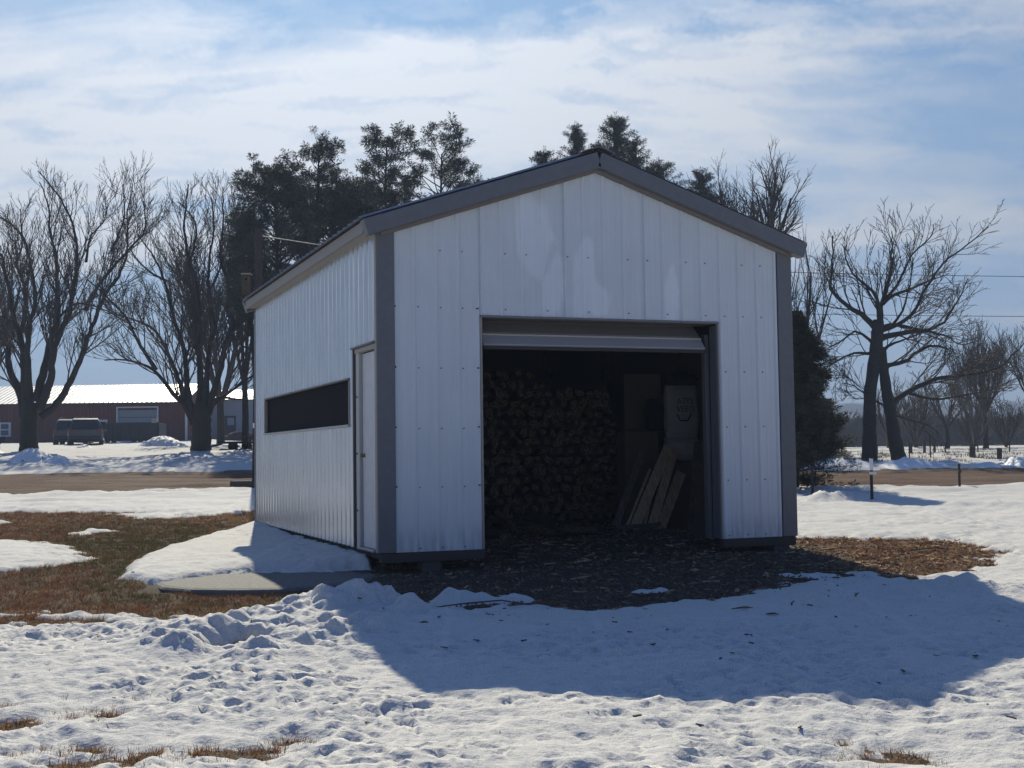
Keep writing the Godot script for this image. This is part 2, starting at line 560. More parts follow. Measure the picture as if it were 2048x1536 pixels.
# ------------------------------------------------------------------ sky
func sky_image() -> Image:
	var w := 4096
	var h := w / 2
	var cir := FastNoiseLite.new()
	noise_set(cir, 11, 0.9, 5)
	cir.domain_warp_enabled = true
	cir.domain_warp_amplitude = 0.5
	cir.domain_warp_frequency = 0.7
	var veil := FastNoiseLite.new()
	noise_set(veil, 5, 0.55, 4)
	var ripple := FastNoiseLite.new()
	noise_set(ripple, 8, 7.0, 5)
	ripple.domain_warp_enabled = true
	ripple.domain_warp_amplitude = 0.25
	ripple.domain_warp_frequency = 2.0
	var sun := Vector3(sin(SUN_AZ) * cos(SUN_EL), sin(SUN_EL), -cos(SUN_AZ) * cos(SUN_EL))
	var d := PackedFloat32Array()
	d.resize(w * h * 3)
	for j in h:
		var el := PI * (0.5 - (j + 0.5) / h)
		var y := sin(el)
		var c := cos(el)
		for i in w:
			var k := (j * w + i) * 3
			if el < -0.02:
				d[k] = 0.42
				d[k + 1] = 0.42
				d[k + 2] = 0.43
				continue
			var az := TAU * (i + 0.5) / w
			var dir := Vector3(sin(az) * c, y, -cos(az) * c)
			var g := acos(clampf(dir.dot(sun), -1, 1))
			var up := maxf(el, 0.0)
			var hz := exp(-up * 4.2)
			var thin := 0.3 + 0.7 * exp(-maxf(up - 0.22, 0.0) * 2.6)     # less air overhead than along the horizon
			var glow := exp(-g * 1.9) * thin
			var far := 0.32 + 1.25 * exp(-g * 1.4)
			var r := lerpf(0.010 + 0.55 * glow, 0.42 * far, hz)
			var gr := lerpf(0.065 + 0.84 * glow, 0.55 * far, hz)
			var b := lerpf(0.26 + 1.02 * glow, 0.70 * far, hz)
			# high thin cloud, laid out on a plane overhead
			var px := dir.x / (y + 0.16)
			var pz := dir.z / (y + 0.16)
			var a := px * 0.94 + pz * 0.34
			var q := pz * 0.94 - px * 0.34
			var n1 := cir.get_noise_2d(a * 0.55, q * 1.25)
			var n2 := veil.get_noise_2d(a * 0.8 + 7.0, q * 0.9)
			var n3 := ripple.get_noise_2d(a * 0.55, q)
			var aa := az if az < PI else az - TAU
			var band := el - (0.205 + 0.22 * sin(aa * 0.9 + 0.05))
			band = exp(-band * band * 260.0) * (0.5 + 0.5 * cos(aa - 0.2))
			var dens := smoothstep(-0.12, 0.62, n1 * 0.9 + n2 * 0.75 + band * 0.75 - 0.3 * smoothstep(0.24, 0.4, el)) * 0.85 + band * (0.12 + 0.6 * n3) + n3 * 0.2
			dens = clampf(dens, 0.0, 0.92) * (1.0 - 0.75 * smoothstep(0.75, 1.5, g)) * (0.35 + 0.65 * exp(-maxf(up - 0.3, 0.0) * 2.5)) * smoothstep(-0.02, 0.06, el) * (1.0 - 0.25 * hz)
			var lit := 0.16 + 1.15 * exp(-g * 1.6)
			r = lerpf(r, lit * 0.99, dens)
			gr = lerpf(gr, lit * 1.03, dens)
			b = lerpf(b, lit * 1.1, dens)
			d[k] = r
			d[k + 1] = gr
			d[k + 2] = b
	return Image.create_from_data(w, h, false, Image.FORMAT_RGBF, d.to_byte_array())

func light_and_camera() -> void:
	var cam := Camera3D.new()
	cam.name = "camera"
	cam.transform = Transform3D(Basis(Vector3.UP, YAW) * Basis(Vector3.RIGHT, 0.05471) * Basis(Vector3.BACK, -0.0135), EYE)
	cam.fov = 33.71
	cam.far = 4000.0
	cam.near = 0.1
	add_child(cam)
	cam.current = true
	var we := WorldEnvironment.new()
	we.name = "environment"
	var env := Environment.new()
	env.background_mode = Environment.BG_SKY
	var sky := Sky.new()
	var pano := PanoramaSkyMaterial.new()
	pano.panorama = ImageTexture.create_from_image(sky_image())
	sky.sky_material = pano
	env.sky = sky
	env.ambient_light_source = Environment.AMBIENT_SOURCE_SKY
	env.tonemap_mode = Environment.TONE_MAPPER_LINEAR
	env.tonemap_exposure = 1.1
	env.sdfgi_enabled = true
	env.ssao_enabled = true
	env.ssil_enabled = true
	env.fog_enabled = true
	env.fog_density = 0.0013
	env.fog_light_color = Color(0.8, 0.88, 1.0)
	we.environment = env
	add_child(we)
	var sun := DirectionalLight3D.new()
	sun.name = "sun"
	sun.light_energy = 1.55
	sun.light_color = Color(1.0, 0.965, 0.865)
	sun.light_angular_distance = 0.5
	sun.shadow_enabled = true
	sun.rotation = Vector3(-SUN_EL, PI - SUN_AZ, 0)
	add_child(sun)

# ------------------------------------------------------------------ ground, snow, road
func suncup() -> ImageTexture:       # the pitted grain of old thawing snow
	var c := FastNoiseLite.new()
	c.seed = 34
	c.noise_type = FastNoiseLite.TYPE_CELLULAR
	c.cellular_return_type = FastNoiseLite.RETURN_DISTANCE
	c.fractal_type = FastNoiseLite.FRACTAL_FBM
	c.fractal_octaves = 2
	c.frequency = 0.026
	c.domain_warp_enabled = true
	c.domain_warp_amplitude = 14.0
	c.domain_warp_frequency = 0.02
	var im := c.get_seamless_image(1024, 1024)
	im.convert(Image.FORMAT_RGBA8)
	im.bump_map_to_normal_map(7.0)
	return ImageTexture.create_from_image(im)

func make_land() -> void:
	var grain := noise_image(31, 0.06, 5, 512, 0.45, 1.3)
	var soil_m := mat("soil", Color.WHITE, 0.95, 0.0, {"vertex_color_use_as_albedo": true, "albedo_texture": tex(noise_image(31, 0.05, 5, 512, 0.35, 1.0)), "normal_enabled": true, "normal_texture": bump(32, 0.06, 5, 512, 14.0), "normal_scale": 1.0, "uv1_scale": Vector3(1.4, 1.4, 1.4)})
	var snow_m := mat("snow", lin(0.83, 0.812, 0.775), 0.85, 0.0, {"metallic_specular": 0.25, "albedo_texture": tex(noise_image(35, 0.11, 4, 1024, 0.62, 1.12)), "normal_enabled": true, "normal_texture": suncup(), "normal_scale": 0.75, "uv1_scale": Vector3(0.9, 1.3, 1)})
	var ss := axis([[-60, 12.0], [2, 0.6], [5.6, 0.031], [11.5, 0.033], [16, 0.06], [27, 0.17], [46, 0.45], [100, 2.5], [320, 14], [900, 40]])
	var ll := axis([[-900, 60.0], [-120, 8.0], [-40, 1.1], [-16, 0.28], [-6.5, 0.07], [-3.6, 0.036], [5.0, 0.036], [8.5, 0.08], [18, 0.3], [45, 1.2], [130, 8.0], [900, 60.0]])
	setting("snow", sheet(ss, ll, true), snow_m)
	ss = axis([[-60, 12.0], [2, 0.8], [5.6, 0.09], [16, 0.11], [27, 0.4], [46, 1.2], [100, 4.0], [320, 16], [900, 40]])
	ll = axis([[-900, 60.0], [-120, 8.0], [-40, 1.6], [-16, 0.5], [-6.5, 0.13], [-3.6, 0.09], [5.0, 0.09], [8.5, 0.16], [18, 0.6], [45, 1.6], [130, 8.0], [900, 60.0]])
	setting("ground", sheet(ss, ll, false), soil_m)
	# the gravel road: ruts and a crown of its own
	var rs := axis([[26.2, 0.12], [36.2, 0.12]])
	var rl := axis([[-120, 3.0], [-20, 0.5], [20, 0.5], [130, 3.0]])
	var v := PackedVector3Array()
	var uv := PackedVector2Array()
	var col := PackedColorArray()
	var b := SurfaceTool.new()
	b.begin(Mesh.PRIMITIVE_TRIANGLES)
	b.set_smooth_group(0)
	for s in rs:
		for l in rl:
			var rut := 0.0
			for c: float in [28.4, 29.9, 31.6, 33.2]:
				rut -= 0.05 * exp(-pow((s - c - n_mid.get_noise_2d(c * 9.0, l * 0.1) * 0.5) * 3.2, 2.0))
			var y := rut + 0.012 + 0.06 * sin(clampf((s - 26.2) / 10.0, 0, 1) * PI) + n_mid.get_noise_2d(s * 1.5, l * 0.2) * 0.05 + n_lump.get_noise_2d(s * 0.7, l * 0.5) * 0.03
			var q := clampf(0.5 + n_mid.get_noise_2d(s * 1.3 + 9.0, l * 0.12) * 1.9, 0, 1)
			var e := smoothstep(0.0, 1.4, minf(s - 26.2, 36.2 - s))
			b.set_color(Color(0.1, 0.065, 0.04).lerp(Color(0.26, 0.115, 0.06).lerp(Color(0.32, 0.19, 0.12), q), 0.3 + 0.7 * e))
			b.set_uv(Vector2(l, s))
			b.add_vertex(at(s, l, y))
	var nl := rl.size()
	for i in rs.size() - 1:
		for j in nl - 1:
			var k := i * nl + j
			for o: int in [k, k + nl, k + 1, k + 1, k + nl, k + nl + 1]:
				b.add_index(o)
	b.generate_normals()
	setting("gravel_road", b.commit(), soil_m)
	# the concrete apron by the side door
	var pad := PackedVector2Array([V(11.85, -3.28), V(11.6, -2.95), V(11.5, -2.5), V(11.52, -2.1), V(11.68, -1.78), V(12.15, -1.45), V(12.66, -1.32), V(14.4, -2.02), V(14.6, -3.0), V(13.6, -3.5), V(12.6, -3.52), V(12.2, -3.44)])
	var cb := Buf.new()
	var mid := Vector2(13.0, -2.5)
	var rings := [[1.0, -0.3], [1.0, -0.235], [0.985, -0.218], [0.95, -0.206], [0.7, -0.196], [0.35, -0.192]]
	for r in rings.size() - 1:
		for k in pad.size():
			var p := pad[k] - mid
			var q := pad[(k + 1) % pad.size()] - mid
			var a0: Vector2 = mid + p * rings[r][0]
			var a1: Vector2 = mid + q * rings[r][0]
			var b0: Vector2 = mid + p * rings[r + 1][0]
			var b1: Vector2 = mid + q * rings[r + 1][0]
			cb.quad(place(a0.x, a0.y, rings[r][1]), place(b0.x, b0.y, rings[r + 1][1]), place(b1.x, b1.y, rings[r + 1][1]), place(a1.x, a1.y, rings[r][1]))
	for k in pad.size():
		var a0 := mid + (pad[k] - mid) * 0.35
		var a1 := mid + (pad[(k + 1) % pad.size()] - mid) * 0.35
		cb.tri(place(a0.x, a0.y, -0.192), place(mid.x, mid.y, -0.192), place(a1.x, a1.y, -0.192))
	setting("concrete_apron", cb.mesh(), mat("concrete", lin(0.17, 0.165, 0.16), 0.85, 0.0, {"albedo_texture": tex(noise_image(41, 0.03, 5, 512, 0.7, 1.0)), "uv1_triplanar": true, "uv1_scale": Vector3(0.9, 0.9, 0.9), "normal_enabled": true, "normal_texture": bump(42, 0.1, 4, 256, 1.2)}))

# ------------------------------------------------------------------ the shed
const SW = 4.88      # across
const SD = 6.99      # deep
const EAVE = 3.28
const SLOPE = 0.336

func gable(x: float) -> float:
	return EAVE + 0.83 - absf(x - SW * 0.5) * SLOPE - 0.02

# ribbed steel sheet; across runs along u, out is its outer face; profile: "rib" or "wave"
func steel(origin: Vector3, u: Vector3, out: Vector3, u0: float, u1: float, low: float, top: Callable, pitch: float, first: float, shape: String, amp: float) -> ArrayMesh:
	var st := PackedFloat32Array()
	var of := PackedFloat32Array()
	if shape == "wave":
		var step := pitch / 8.0
		var m := int(ceil((u1 - u0) / step))
		for i in m + 1:
			var a := u0 + (u1 - u0) * i / m
			var ph := fposmod((a - first) / pitch, 1.0)
			st.append(a)
			of.append(amp * smoothstep(-0.12, 0.3, cos(ph * TAU)))
	else:
		st.append(u0)
		of.append(0.0)
		var r: float = first + ceil((u0 - first - 0.03) / pitch) * pitch
		while r < u1 + 0.03:
			for e in [[-0.031, 0.0], [-0.012, 1.0], [0.012, 1.0], [0.031, 0.0], [0.085, 0.0], [0.095, 0.2], [0.105, 0.0], [0.145, 0.0], [0.155, 0.2], [0.165, 0.0]]:
				var a: float = r + e[0]
				if a > u0 + 0.002 and a < u1 - 0.002:
					st.append(a)
					of.append(amp * e[1])
			r += pitch
		st.append(u1)
		of.append(0.0)
	var b := Buf.new()
	for i in st.size() - 1:
		var cut := [st[i], st[i + 1]]
		if st[i] < SW * 0.5 and st[i + 1] > SW * 0.5 and u.x > 0.5:
			cut = [st[i], SW * 0.5, st[i + 1]]
		for k in cut.size() - 1:
			var fa := lerpf(of[i], of[i + 1], (cut[k] - st[i]) / (st[i + 1] - st[i]))
			var fb := lerpf(of[i], of[i + 1], (cut[k + 1] - st[i]) / (st[i + 1] - st[i]))
			var a: Vector3 = origin + u * cut[k] + out * fa
			var c: Vector3 = origin + u * cut[k + 1] + out * fb
			var ta: float = top.call(cut[k])
			var tb: float = top.call(cut[k + 1])
			var i0 := b.v.size()
			b.quad(a + Vector3.UP * low, a + Vector3.UP * ta, c + Vector3.UP * tb, c + Vector3.UP * low)
			if u.cross(Vector3.UP).dot(out) < 0:
				for z in range(i0, i0 + 4):
					b.n[z] = -b.n[z]
				for z in range(b.ix.size() - 6, b.ix.size(), 3):
					var sw := b.ix[z + 1]
					b.ix[z + 1] = b.ix[z + 2]
					b.ix[z + 2] = sw
	if shape == "wave":
		smooth_waves(b)
	return b.mesh()

func smooth_waves(b: Buf) -> void:       # neighbouring strips share their normals
	var sums := {}
	for i in b.v.size():
		var key := Vector3i(b.v[i].x * 1000.0, 0, b.v[i].z * 1000.0)
		sums[key] = sums.get(key, Vector3.ZERO) + b.n[i]
	for i in b.v.size():
		b.n[i] = (sums[Vector3i(b.v[i].x * 1000.0, 0, b.v[i].z * 1000.0)] as Vector3).normalized()

func front_paint() -> ImageTexture:      # chalky white paint: cleaner patches, runs of dirt
	var w := 512
	var n := FastNoiseLite.new()
	noise_set(n, 77, 0.02, 4)
	var n2 := FastNoiseLite.new()
	noise_set(n2, 78, 0.05, 3)
	var d := PackedByteArray()
	d.resize(w * w)
	var blobs := [[1.72, 3.2, 0.2, 0.42], [1.95, 2.75, 0.16, 0.34], [2.32, 3.05, 0.1, 0.3], [2.3, 2.8, 0.16, 0.36], [2.45, 2.62, 0.14, 0.2], [3.35, 2.7, 0.1, 0.3], [1.62, 3.5, 0.14, 0.3]]
	for j in w:
		for i in w:
			var x := SW * i / w
			var y := 4.3 * (1.0 - float(j) / w)
			var t := 0.9 + 0.014 * n2.get_noise_2d(x * 220.0, y * 6.0) + 0.018 * n.get_noise_2d(x * 60.0, y * 60.0)
			var lift := 0.0
			for q in blobs:
				var e: float = Vector2((x - q[0]) / q[2], (y - q[1]) / q[3]).length() + 0.5 * n.get_noise_2d(x * 180.0, y * 90.0)
				lift = maxf(lift, smoothstep(1.15, 0.75, e))
			t += 0.055 * lift
			t -= 0.12 * smoothstep(0.35, 0.0, y) * (0.6 + n2.get_noise_2d(x * 300.0, y * 40.0))
			d[j * w + i] = int(clampf(t, 0, 1) * 255)
	return ImageTexture.create_from_image(Image.create_from_data(w, w, false, Image.FORMAT_L8, d))

func with_uv(m: ArrayMesh, f: Callable) -> ArrayMesh:
	var out := ArrayMesh.new()
	for k in m.get_surface_count():
		var a := m.surface_get_arrays(k)
		var v: PackedVector3Array = a[Mesh.ARRAY_VERTEX]
		var uv := PackedVector2Array()
		for p in v:
			uv.append(f.call(p))
		a[Mesh.ARRAY_TEX_UV] = uv
		out.add_surface_from_arrays(Mesh.PRIMITIVE_TRIANGLES, a)
	return out

func make_shed() -> void:
	var shed := thing("pole_shed", "white ribbed metal shed with grey trim and its big front door raised", "shed")
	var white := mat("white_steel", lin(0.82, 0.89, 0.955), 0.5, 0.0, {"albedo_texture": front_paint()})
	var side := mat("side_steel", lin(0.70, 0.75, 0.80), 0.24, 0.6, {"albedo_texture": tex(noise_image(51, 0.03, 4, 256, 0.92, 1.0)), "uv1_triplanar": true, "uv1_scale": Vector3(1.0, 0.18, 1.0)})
	var taupe := mat("taupe_trim", lin(0.15, 0.16, 0.182), 0.5, 0.0, {"albedo_texture": tex(noise_image(52, 0.03, 4, 256, 0.93, 1.0)), "uv1_triplanar": true})
	var pale := mat("pale_trim", lin(0.34, 0.31, 0.28), 0.5)
	var roofm := mat("roof_steel", lin(0.36, 0.35, 0.34), 0.38, 0.3)
	var wood := mat("old_timber", lin(0.085, 0.068, 0.055), 0.9, 0.0, {"albedo_texture": tex(noise_image(53, 0.04, 4, 256, 0.5, 1.0)), "uv1_triplanar": true, "uv1_scale": Vector3(2.0, 0.5, 2.0)})
	var dark := mat("dark_skid", lin(0.05, 0.045, 0.042), 0.85)
	var black := mat("black_panel", lin(0.012, 0.013, 0.016), 0.8, 0.0, {"metallic_specular": 0.2})
	var doorw := mat("door_white", lin(0.66, 0.68, 0.7), 0.45, 0.0, {"albedo_texture": tex(noise_image(54, 0.02, 4, 256, 0.93, 1.0)), "uv1_triplanar": true})
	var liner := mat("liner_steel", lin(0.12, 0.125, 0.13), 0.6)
	var paint_uv := func(p: Vector3) -> Vector2: return Vector2(p.x / SW, 1.0 - p.y / 4.3)
	# front sheets: x from, to, bottom
	for q in [[0.16, 1.09, 0.0], [1.09, 2.05, 2.405], [2.05, 3.01, 2.405], [3.01, 3.915, 2.405], [3.915, 4.71, 0.0]]:
		var m := steel(Vector3.ZERO, Vector3.RIGHT, Vector3.BACK, q[0], q[1], q[2], gable, 0.24, 0.37, "rib", 0.017)
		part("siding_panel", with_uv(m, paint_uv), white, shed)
	# rear and right walls
	for q in [[0.1, 1.3], [1.3, 2.5], [2.5, 3.7], [3.7, 4.78]]:
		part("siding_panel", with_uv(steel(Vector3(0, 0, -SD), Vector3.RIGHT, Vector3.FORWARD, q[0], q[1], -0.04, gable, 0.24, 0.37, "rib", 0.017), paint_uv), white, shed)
	var flat := func(_a: float) -> float: return EAVE
	for i in 7:
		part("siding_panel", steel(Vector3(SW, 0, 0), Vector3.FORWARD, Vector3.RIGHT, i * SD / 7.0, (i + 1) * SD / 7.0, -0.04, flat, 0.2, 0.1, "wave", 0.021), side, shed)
	# left wall: the window band from z -6.11 to -1.12, the door from -0.96 to -0.07
	var cuts := [0.03, 0.96, 1.12, 2.12, 3.12, 4.12, 5.12, 6.11, SD]
	var sill := func(_a: float) -> float: return 1.315
	for i in cuts.size() - 1:
		var a: float = cuts[i]
		var c: float = cuts[i + 1]
		if i == 0:
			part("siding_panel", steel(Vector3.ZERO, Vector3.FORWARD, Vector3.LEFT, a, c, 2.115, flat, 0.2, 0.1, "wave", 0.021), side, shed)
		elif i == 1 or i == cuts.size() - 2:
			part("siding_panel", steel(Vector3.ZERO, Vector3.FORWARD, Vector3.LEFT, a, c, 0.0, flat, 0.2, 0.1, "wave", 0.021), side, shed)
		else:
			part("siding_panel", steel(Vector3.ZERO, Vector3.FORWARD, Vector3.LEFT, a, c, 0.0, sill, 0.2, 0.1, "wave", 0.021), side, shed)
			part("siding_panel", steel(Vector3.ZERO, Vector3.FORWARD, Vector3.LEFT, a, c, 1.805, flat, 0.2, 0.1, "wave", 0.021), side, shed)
	# the long black shutter and its frame
	part("shutter", box_mesh(Vector3(0.03, 0.49, 4.99), Vector3(0.03, 1.56, -3.615)), black, shed)
	part("window_frame", box_mesh(Vector3(0.05, 0.022, 5.03), Vector3(-0.012, 1.815, -3.615)), mat("frame_dark", lin(0.1, 0.1, 0.1), 0.5), shed)
	part("window_sill", box_mesh(Vector3(0.06, 0.026, 5.05), Vector3(-0.018, 1.306, -3.615)), mat("sill_white", lin(0.5, 0.49, 0.47), 0.5), shed)
	for z: float in [-1.108, -6.122]:
		part("window_frame", box_mesh(Vector3(0.05, 0.47, 0.026), Vector3(-0.012, 1.56, z)), pale, shed)
	# the side door
	var d := part("side_door", box_mesh(Vector3(0.04, 2.03, 0.6), Vector3(0.035, 1.04, -0.40)), doorw, shed)
	part("door_handle", rod_mesh(Vector3(0.02, 0.98, -0.63), Vector3(-0.03, 0.98, -0.63), 0.022), mat("brass_dull", lin(0.25, 0.2, 0.12), 0.4, 0.8), d)
	part("door_jamb", box_mesh(Vector3(0.05, 2.09, 0.13), Vector3(0.005, 1.045, -0.785)), mat("jamb_white", lin(0.46, 0.46, 0.45), 0.5), shed)
	part("door_jamb", box_mesh(Vector3(0.05, 2.09, 0.03), Vector3(0.005, 1.045, -0.078)), dark, shed)
	part("door_head", box_mesh(Vector3(0.06, 0.05, 0.8), Vector3(0.0, 2.09, -0.46)), pale, shed)
	part("door_trim", box_mesh(Vector3(0.045, 2.13, 0.028), Vector3(-0.012, 1.06, -0.93)), mat("trim_dark", lin(0.1, 0.095, 0.09), 0.5), shed)  # narrow dark trim strip behind the wide jamb
	part("door_trim", box_mesh(Vector3(0.07, 0.022, 0.92), Vector3(-0.02, 2.127, -0.5)), taupe, shed)
	part("door_sill", box_mesh(Vector3(0.1, 0.025, 0.66), Vector3(0.0, 0.012, -0.41)), mat("sill_metal", lin(0.3, 0.3, 0.3), 0.4, 0.5), shed)
	# corners
	for q in [[0.0, 1.0], [SW, -1.0]]:
		for z: float in [0.0, -SD]:
			var sg := 1.0 if z == 0.0 else -1.0
			part("corner_trim", box_mesh(Vector3(0.19, EAVE - 0.02, 0.03), Vector3(q[0] + q[1] * 0.07, EAVE * 0.5 - 0.01, z + sg * 0.013)), taupe, shed)
			part("corner_trim", box_mesh(Vector3(0.03, EAVE - 0.02, 0.07), Vector3(q[0] - q[1] * 0.012, EAVE * 0.5 - 0.01, z - sg * 0.037)), pale if q[0] == 0.0 and z == 0.0 else taupe, shed)  # front left side leg paler: light off the snow put into its colour
	# big opening: trim, jambs, track posts
	part("opening_trim", box_mesh(Vector3(2.85, 0.024, 0.05), Vector3(2.51, 2.412, 0.0)), mat("trim_mid", lin(0.2, 0.19, 0.19), 0.5), shed)
	part("opening_trim", box_mesh(Vector3(0.022, 2.4, 0.05), Vector3(1.097, 1.2, 0.0)), pale, shed)
	part("opening_trim", box_mesh(Vector3(0.022, 2.4, 0.05), Vector3(3.918, 1.2, 0.0)), mat("trim_mid", Color.WHITE), shed)
	part("door_jamb", box_mesh(Vector3(0.03, 2.39, 0.16), Vector3(1.075, 1.195, -0.105)), taupe, shed)
	part("door_jamb", box_mesh(Vector3(0.03, 2.39, 0.16), Vector3(3.94, 1.195, -0.105)), taupe, shed)
	part("door_track", box_mesh(Vector3(0.05, 2.3, 0.09), Vector3(1.02, 1.15, -0.24)), liner, shed)
	part("door_track", box_mesh(Vector3(0.05, 2.3, 0.09), Vector3(3.9, 1.15, -0.24)), liner, shed)
	part("door_header", box_mesh(Vector3(2.8, 0.06, 0.3), Vector3(2.51, 2.43, -0.19)), taupe, shed)
	# the raised door: lowest section hangs tilted under the header, the others lie back under the roof
	var door := Node3D.new()
	door.name = "overhead_door"
	shed.add_child(door)
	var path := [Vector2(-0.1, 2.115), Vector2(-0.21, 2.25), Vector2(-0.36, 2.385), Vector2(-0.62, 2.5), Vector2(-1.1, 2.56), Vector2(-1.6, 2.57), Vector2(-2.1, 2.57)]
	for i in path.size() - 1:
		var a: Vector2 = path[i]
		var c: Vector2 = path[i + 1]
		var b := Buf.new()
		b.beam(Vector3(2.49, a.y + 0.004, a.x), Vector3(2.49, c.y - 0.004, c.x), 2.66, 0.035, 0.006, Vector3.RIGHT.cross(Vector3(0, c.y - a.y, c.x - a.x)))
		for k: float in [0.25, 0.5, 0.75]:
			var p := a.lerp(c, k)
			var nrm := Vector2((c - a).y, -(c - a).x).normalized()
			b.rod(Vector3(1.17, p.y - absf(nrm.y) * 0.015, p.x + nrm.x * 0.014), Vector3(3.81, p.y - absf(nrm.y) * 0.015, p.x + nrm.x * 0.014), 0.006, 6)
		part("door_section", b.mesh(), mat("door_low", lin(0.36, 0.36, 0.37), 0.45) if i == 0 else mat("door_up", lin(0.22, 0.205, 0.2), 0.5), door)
	part("door_seam", rod_mesh(Vector3(1.16, 2.245, -0.185), Vector3(3.82, 2.245, -0.185), 0.011), mat("seam", lin(0.5, 0.46, 0.43), 0.4), door)  # pale rod: the highlight along the joint put into its colour
	part("weather_strip", box_mesh(Vector3(2.66, 0.035, 0.03), Vector3(2.49, 2.095, -0.095)), dark, door)
	# rakes, fascias, soffits
	for sg: float in [-1.0, 1.0]:
		for z: float in [0.07, -SD - 0.07]:
			var tip := Vector3(SW * 0.5 + sg * 2.6, 4.135 - 2.6 * SLOPE, z)
			part("rake_fascia", beam_mesh(Vector3(SW * 0.5, 4.135, z), tip, 0.17, 0.13, 0.008, Vector3.BACK), taupe, shed)
			var zz := 0.035 if z > 0 else -SD - 0.035
			part("rake_trim", beam_mesh(Vector3(SW * 0.5, 4.035, zz), Vector3(SW * 0.5 + sg * 2.42, 4.035 - 2.42 * SLOPE, zz), 0.05, 0.05, 0.004, Vector3.BACK), mat("rake_under", lin(0.19, 0.17, 0.16), 0.6), shed)
		var xe := SW * 0.5 + sg * 2.585
		part("eave_fascia", box_mesh(Vector3(0.03, 0.125, SD + 0.02), Vector3(xe, 3.285, -SD * 0.5)), mat("eave_grey", lin(0.22, 0.2, 0.185), 0.5), shed)
		part("soffit", box_mesh(Vector3(0.14, 0.02, SD), Vector3(SW * 0.5 + sg * 2.51, 3.245, -SD * 0.5)), pale, shed)
	# roof sheets
	for sg: float in [-1.0, 1.0]:
		for i in 8:
			var z0 := 0.12 - i * (SD + 0.24) / 8.0
			var z1 := 0.12 - (i + 1) * (SD + 0.24) / 8.0
			var b := Buf.new()
			var st := []
			for k in 4:
				var zc := lerpf(z0, z1, (k + 0.5) / 4.0)
				st.append_array([[zc + 0.09, 0.0], [zc + 0.035, 0.0], [zc + 0.014, 0.032], [zc - 0.014, 0.032], [zc - 0.035, 0.0]])
			st.append([z1, 0.0])
			st.push_front([z0, 0.0])
			for k in st.size() - 1:
				var hi0 := Vector3(SW * 0.5 + sg * 0.02, 4.235 + st[k][1], st[k][0])
				var hi1 := Vector3(SW * 0.5 + sg * 0.02, 4.235 + st[k + 1][1], st[k + 1][0])
				var dn := Vector3(sg * 2.62, -2.62 * SLOPE, 0)
				if sg > 0:
					b.quad(hi0 + dn, hi0, hi1, hi1 + dn)
				else:
					b.quad(hi0, hi0 + dn, hi1 + dn, hi1)
			part("roof_panel", b.mesh(), roofm, shed)
	var cap := Buf.new()
	for sg: float in [-1.0, 1.0]:
		cap.beam(Vector3(SW * 0.5 + sg * 0.09, 4.245, 0.14), Vector3(SW * 0.5 + sg * 0.09, 4.245, -SD - 0.14), 0.2, 0.012, 0.0, Vector3(sg * SLOPE, 1, 0).normalized())
	part("ridge_cap", cap.mesh(), taupe, shed)
	# floor frame: skids on blocks
	part("skid", box_mesh(Vector3(1.1, 0.1, 0.1), Vector3(0.56, -0.052, -0.03)), dark, shed)
	part("skid", box_mesh(Vector3(0.95, 0.1, 0.1), Vector3(4.41, -0.052, -0.03)), dark, shed)
	part("skid", box_mesh(Vector3(0.09, 0.07, SD - 0.2), Vector3(0.07, -0.036, -SD * 0.5)), dark, shed)
	part("skid", box_mesh(Vector3(0.09, 0.3, SD - 0.2), Vector3(SW - 0.07, -0.152, -SD * 0.5)), dark, shed)
	part("skid", box_mesh(Vector3(SW - 0.2, 0.1, 0.1), Vector3(SW * 0.5, -0.052, -SD + 0.06)), dark, shed)
	for p: Vector3 in [Vector3(0.55, -0.2, -0.12), Vector3(4.7, -0.2, -0.09), Vector3(4.7, -0.12, -3.4), Vector3(4.7, -0.1, -6.7)]:
		part("block", box_mesh(Vector3(0.2, 0.2, 0.2), p + Vector3(0, 0.0, 0)), mat("block_grey", lin(0.09, 0.085, 0.08), 0.9), shed)
	# inside: posts, girts, rafters
	for x: float in [0.1, SW - 0.1]:
		for z: float in [-0.12, -2.35, -4.65, -6.88]:
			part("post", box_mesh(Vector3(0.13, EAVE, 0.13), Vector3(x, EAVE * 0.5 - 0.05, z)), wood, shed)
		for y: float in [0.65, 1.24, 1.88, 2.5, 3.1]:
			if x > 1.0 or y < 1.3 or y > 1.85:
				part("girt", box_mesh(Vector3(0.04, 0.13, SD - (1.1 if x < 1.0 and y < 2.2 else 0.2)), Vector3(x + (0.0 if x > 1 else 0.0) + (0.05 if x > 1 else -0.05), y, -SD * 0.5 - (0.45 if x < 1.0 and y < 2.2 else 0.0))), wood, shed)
	for y: float in [0.65, 1.24, 1.86, 2.49, 3.1]:
		part("girt", box_mesh(Vector3(SW - 0.3, 0.13, 0.04), Vector3(SW * 0.5, y, -SD + 0.05)), wood, shed)
	part("girt", box_mesh(Vector3(SW - 0.3, 0.2, 0.06), Vector3(SW * 0.5, 2.58, -0.06)), wood, shed)
	for z: float in [-0.14, -2.35, -4.65, -6.85]:
		for sg: float in [-1.0, 1.0]:
			part("rafter", beam_mesh(Vector3(SW * 0.5, 4.1, z), Vector3(SW * 0.5 + sg * 2.36, 4.1 - 2.36 * SLOPE, z), 0.18, 0.05, 0.003, Vector3.BACK), wood, shed)
		part("tie_beam", box_mesh(Vector3(SW - 0.25, 0.16, 0.05), Vector3(SW * 0.5, 3.2, z - 0.055)), wood, shed)
	var dark_sheet := mat("interior_dark", lin(0.045, 0.042, 0.04), 0.9)  # dark sheets added over the walls, interior shade put into their colour
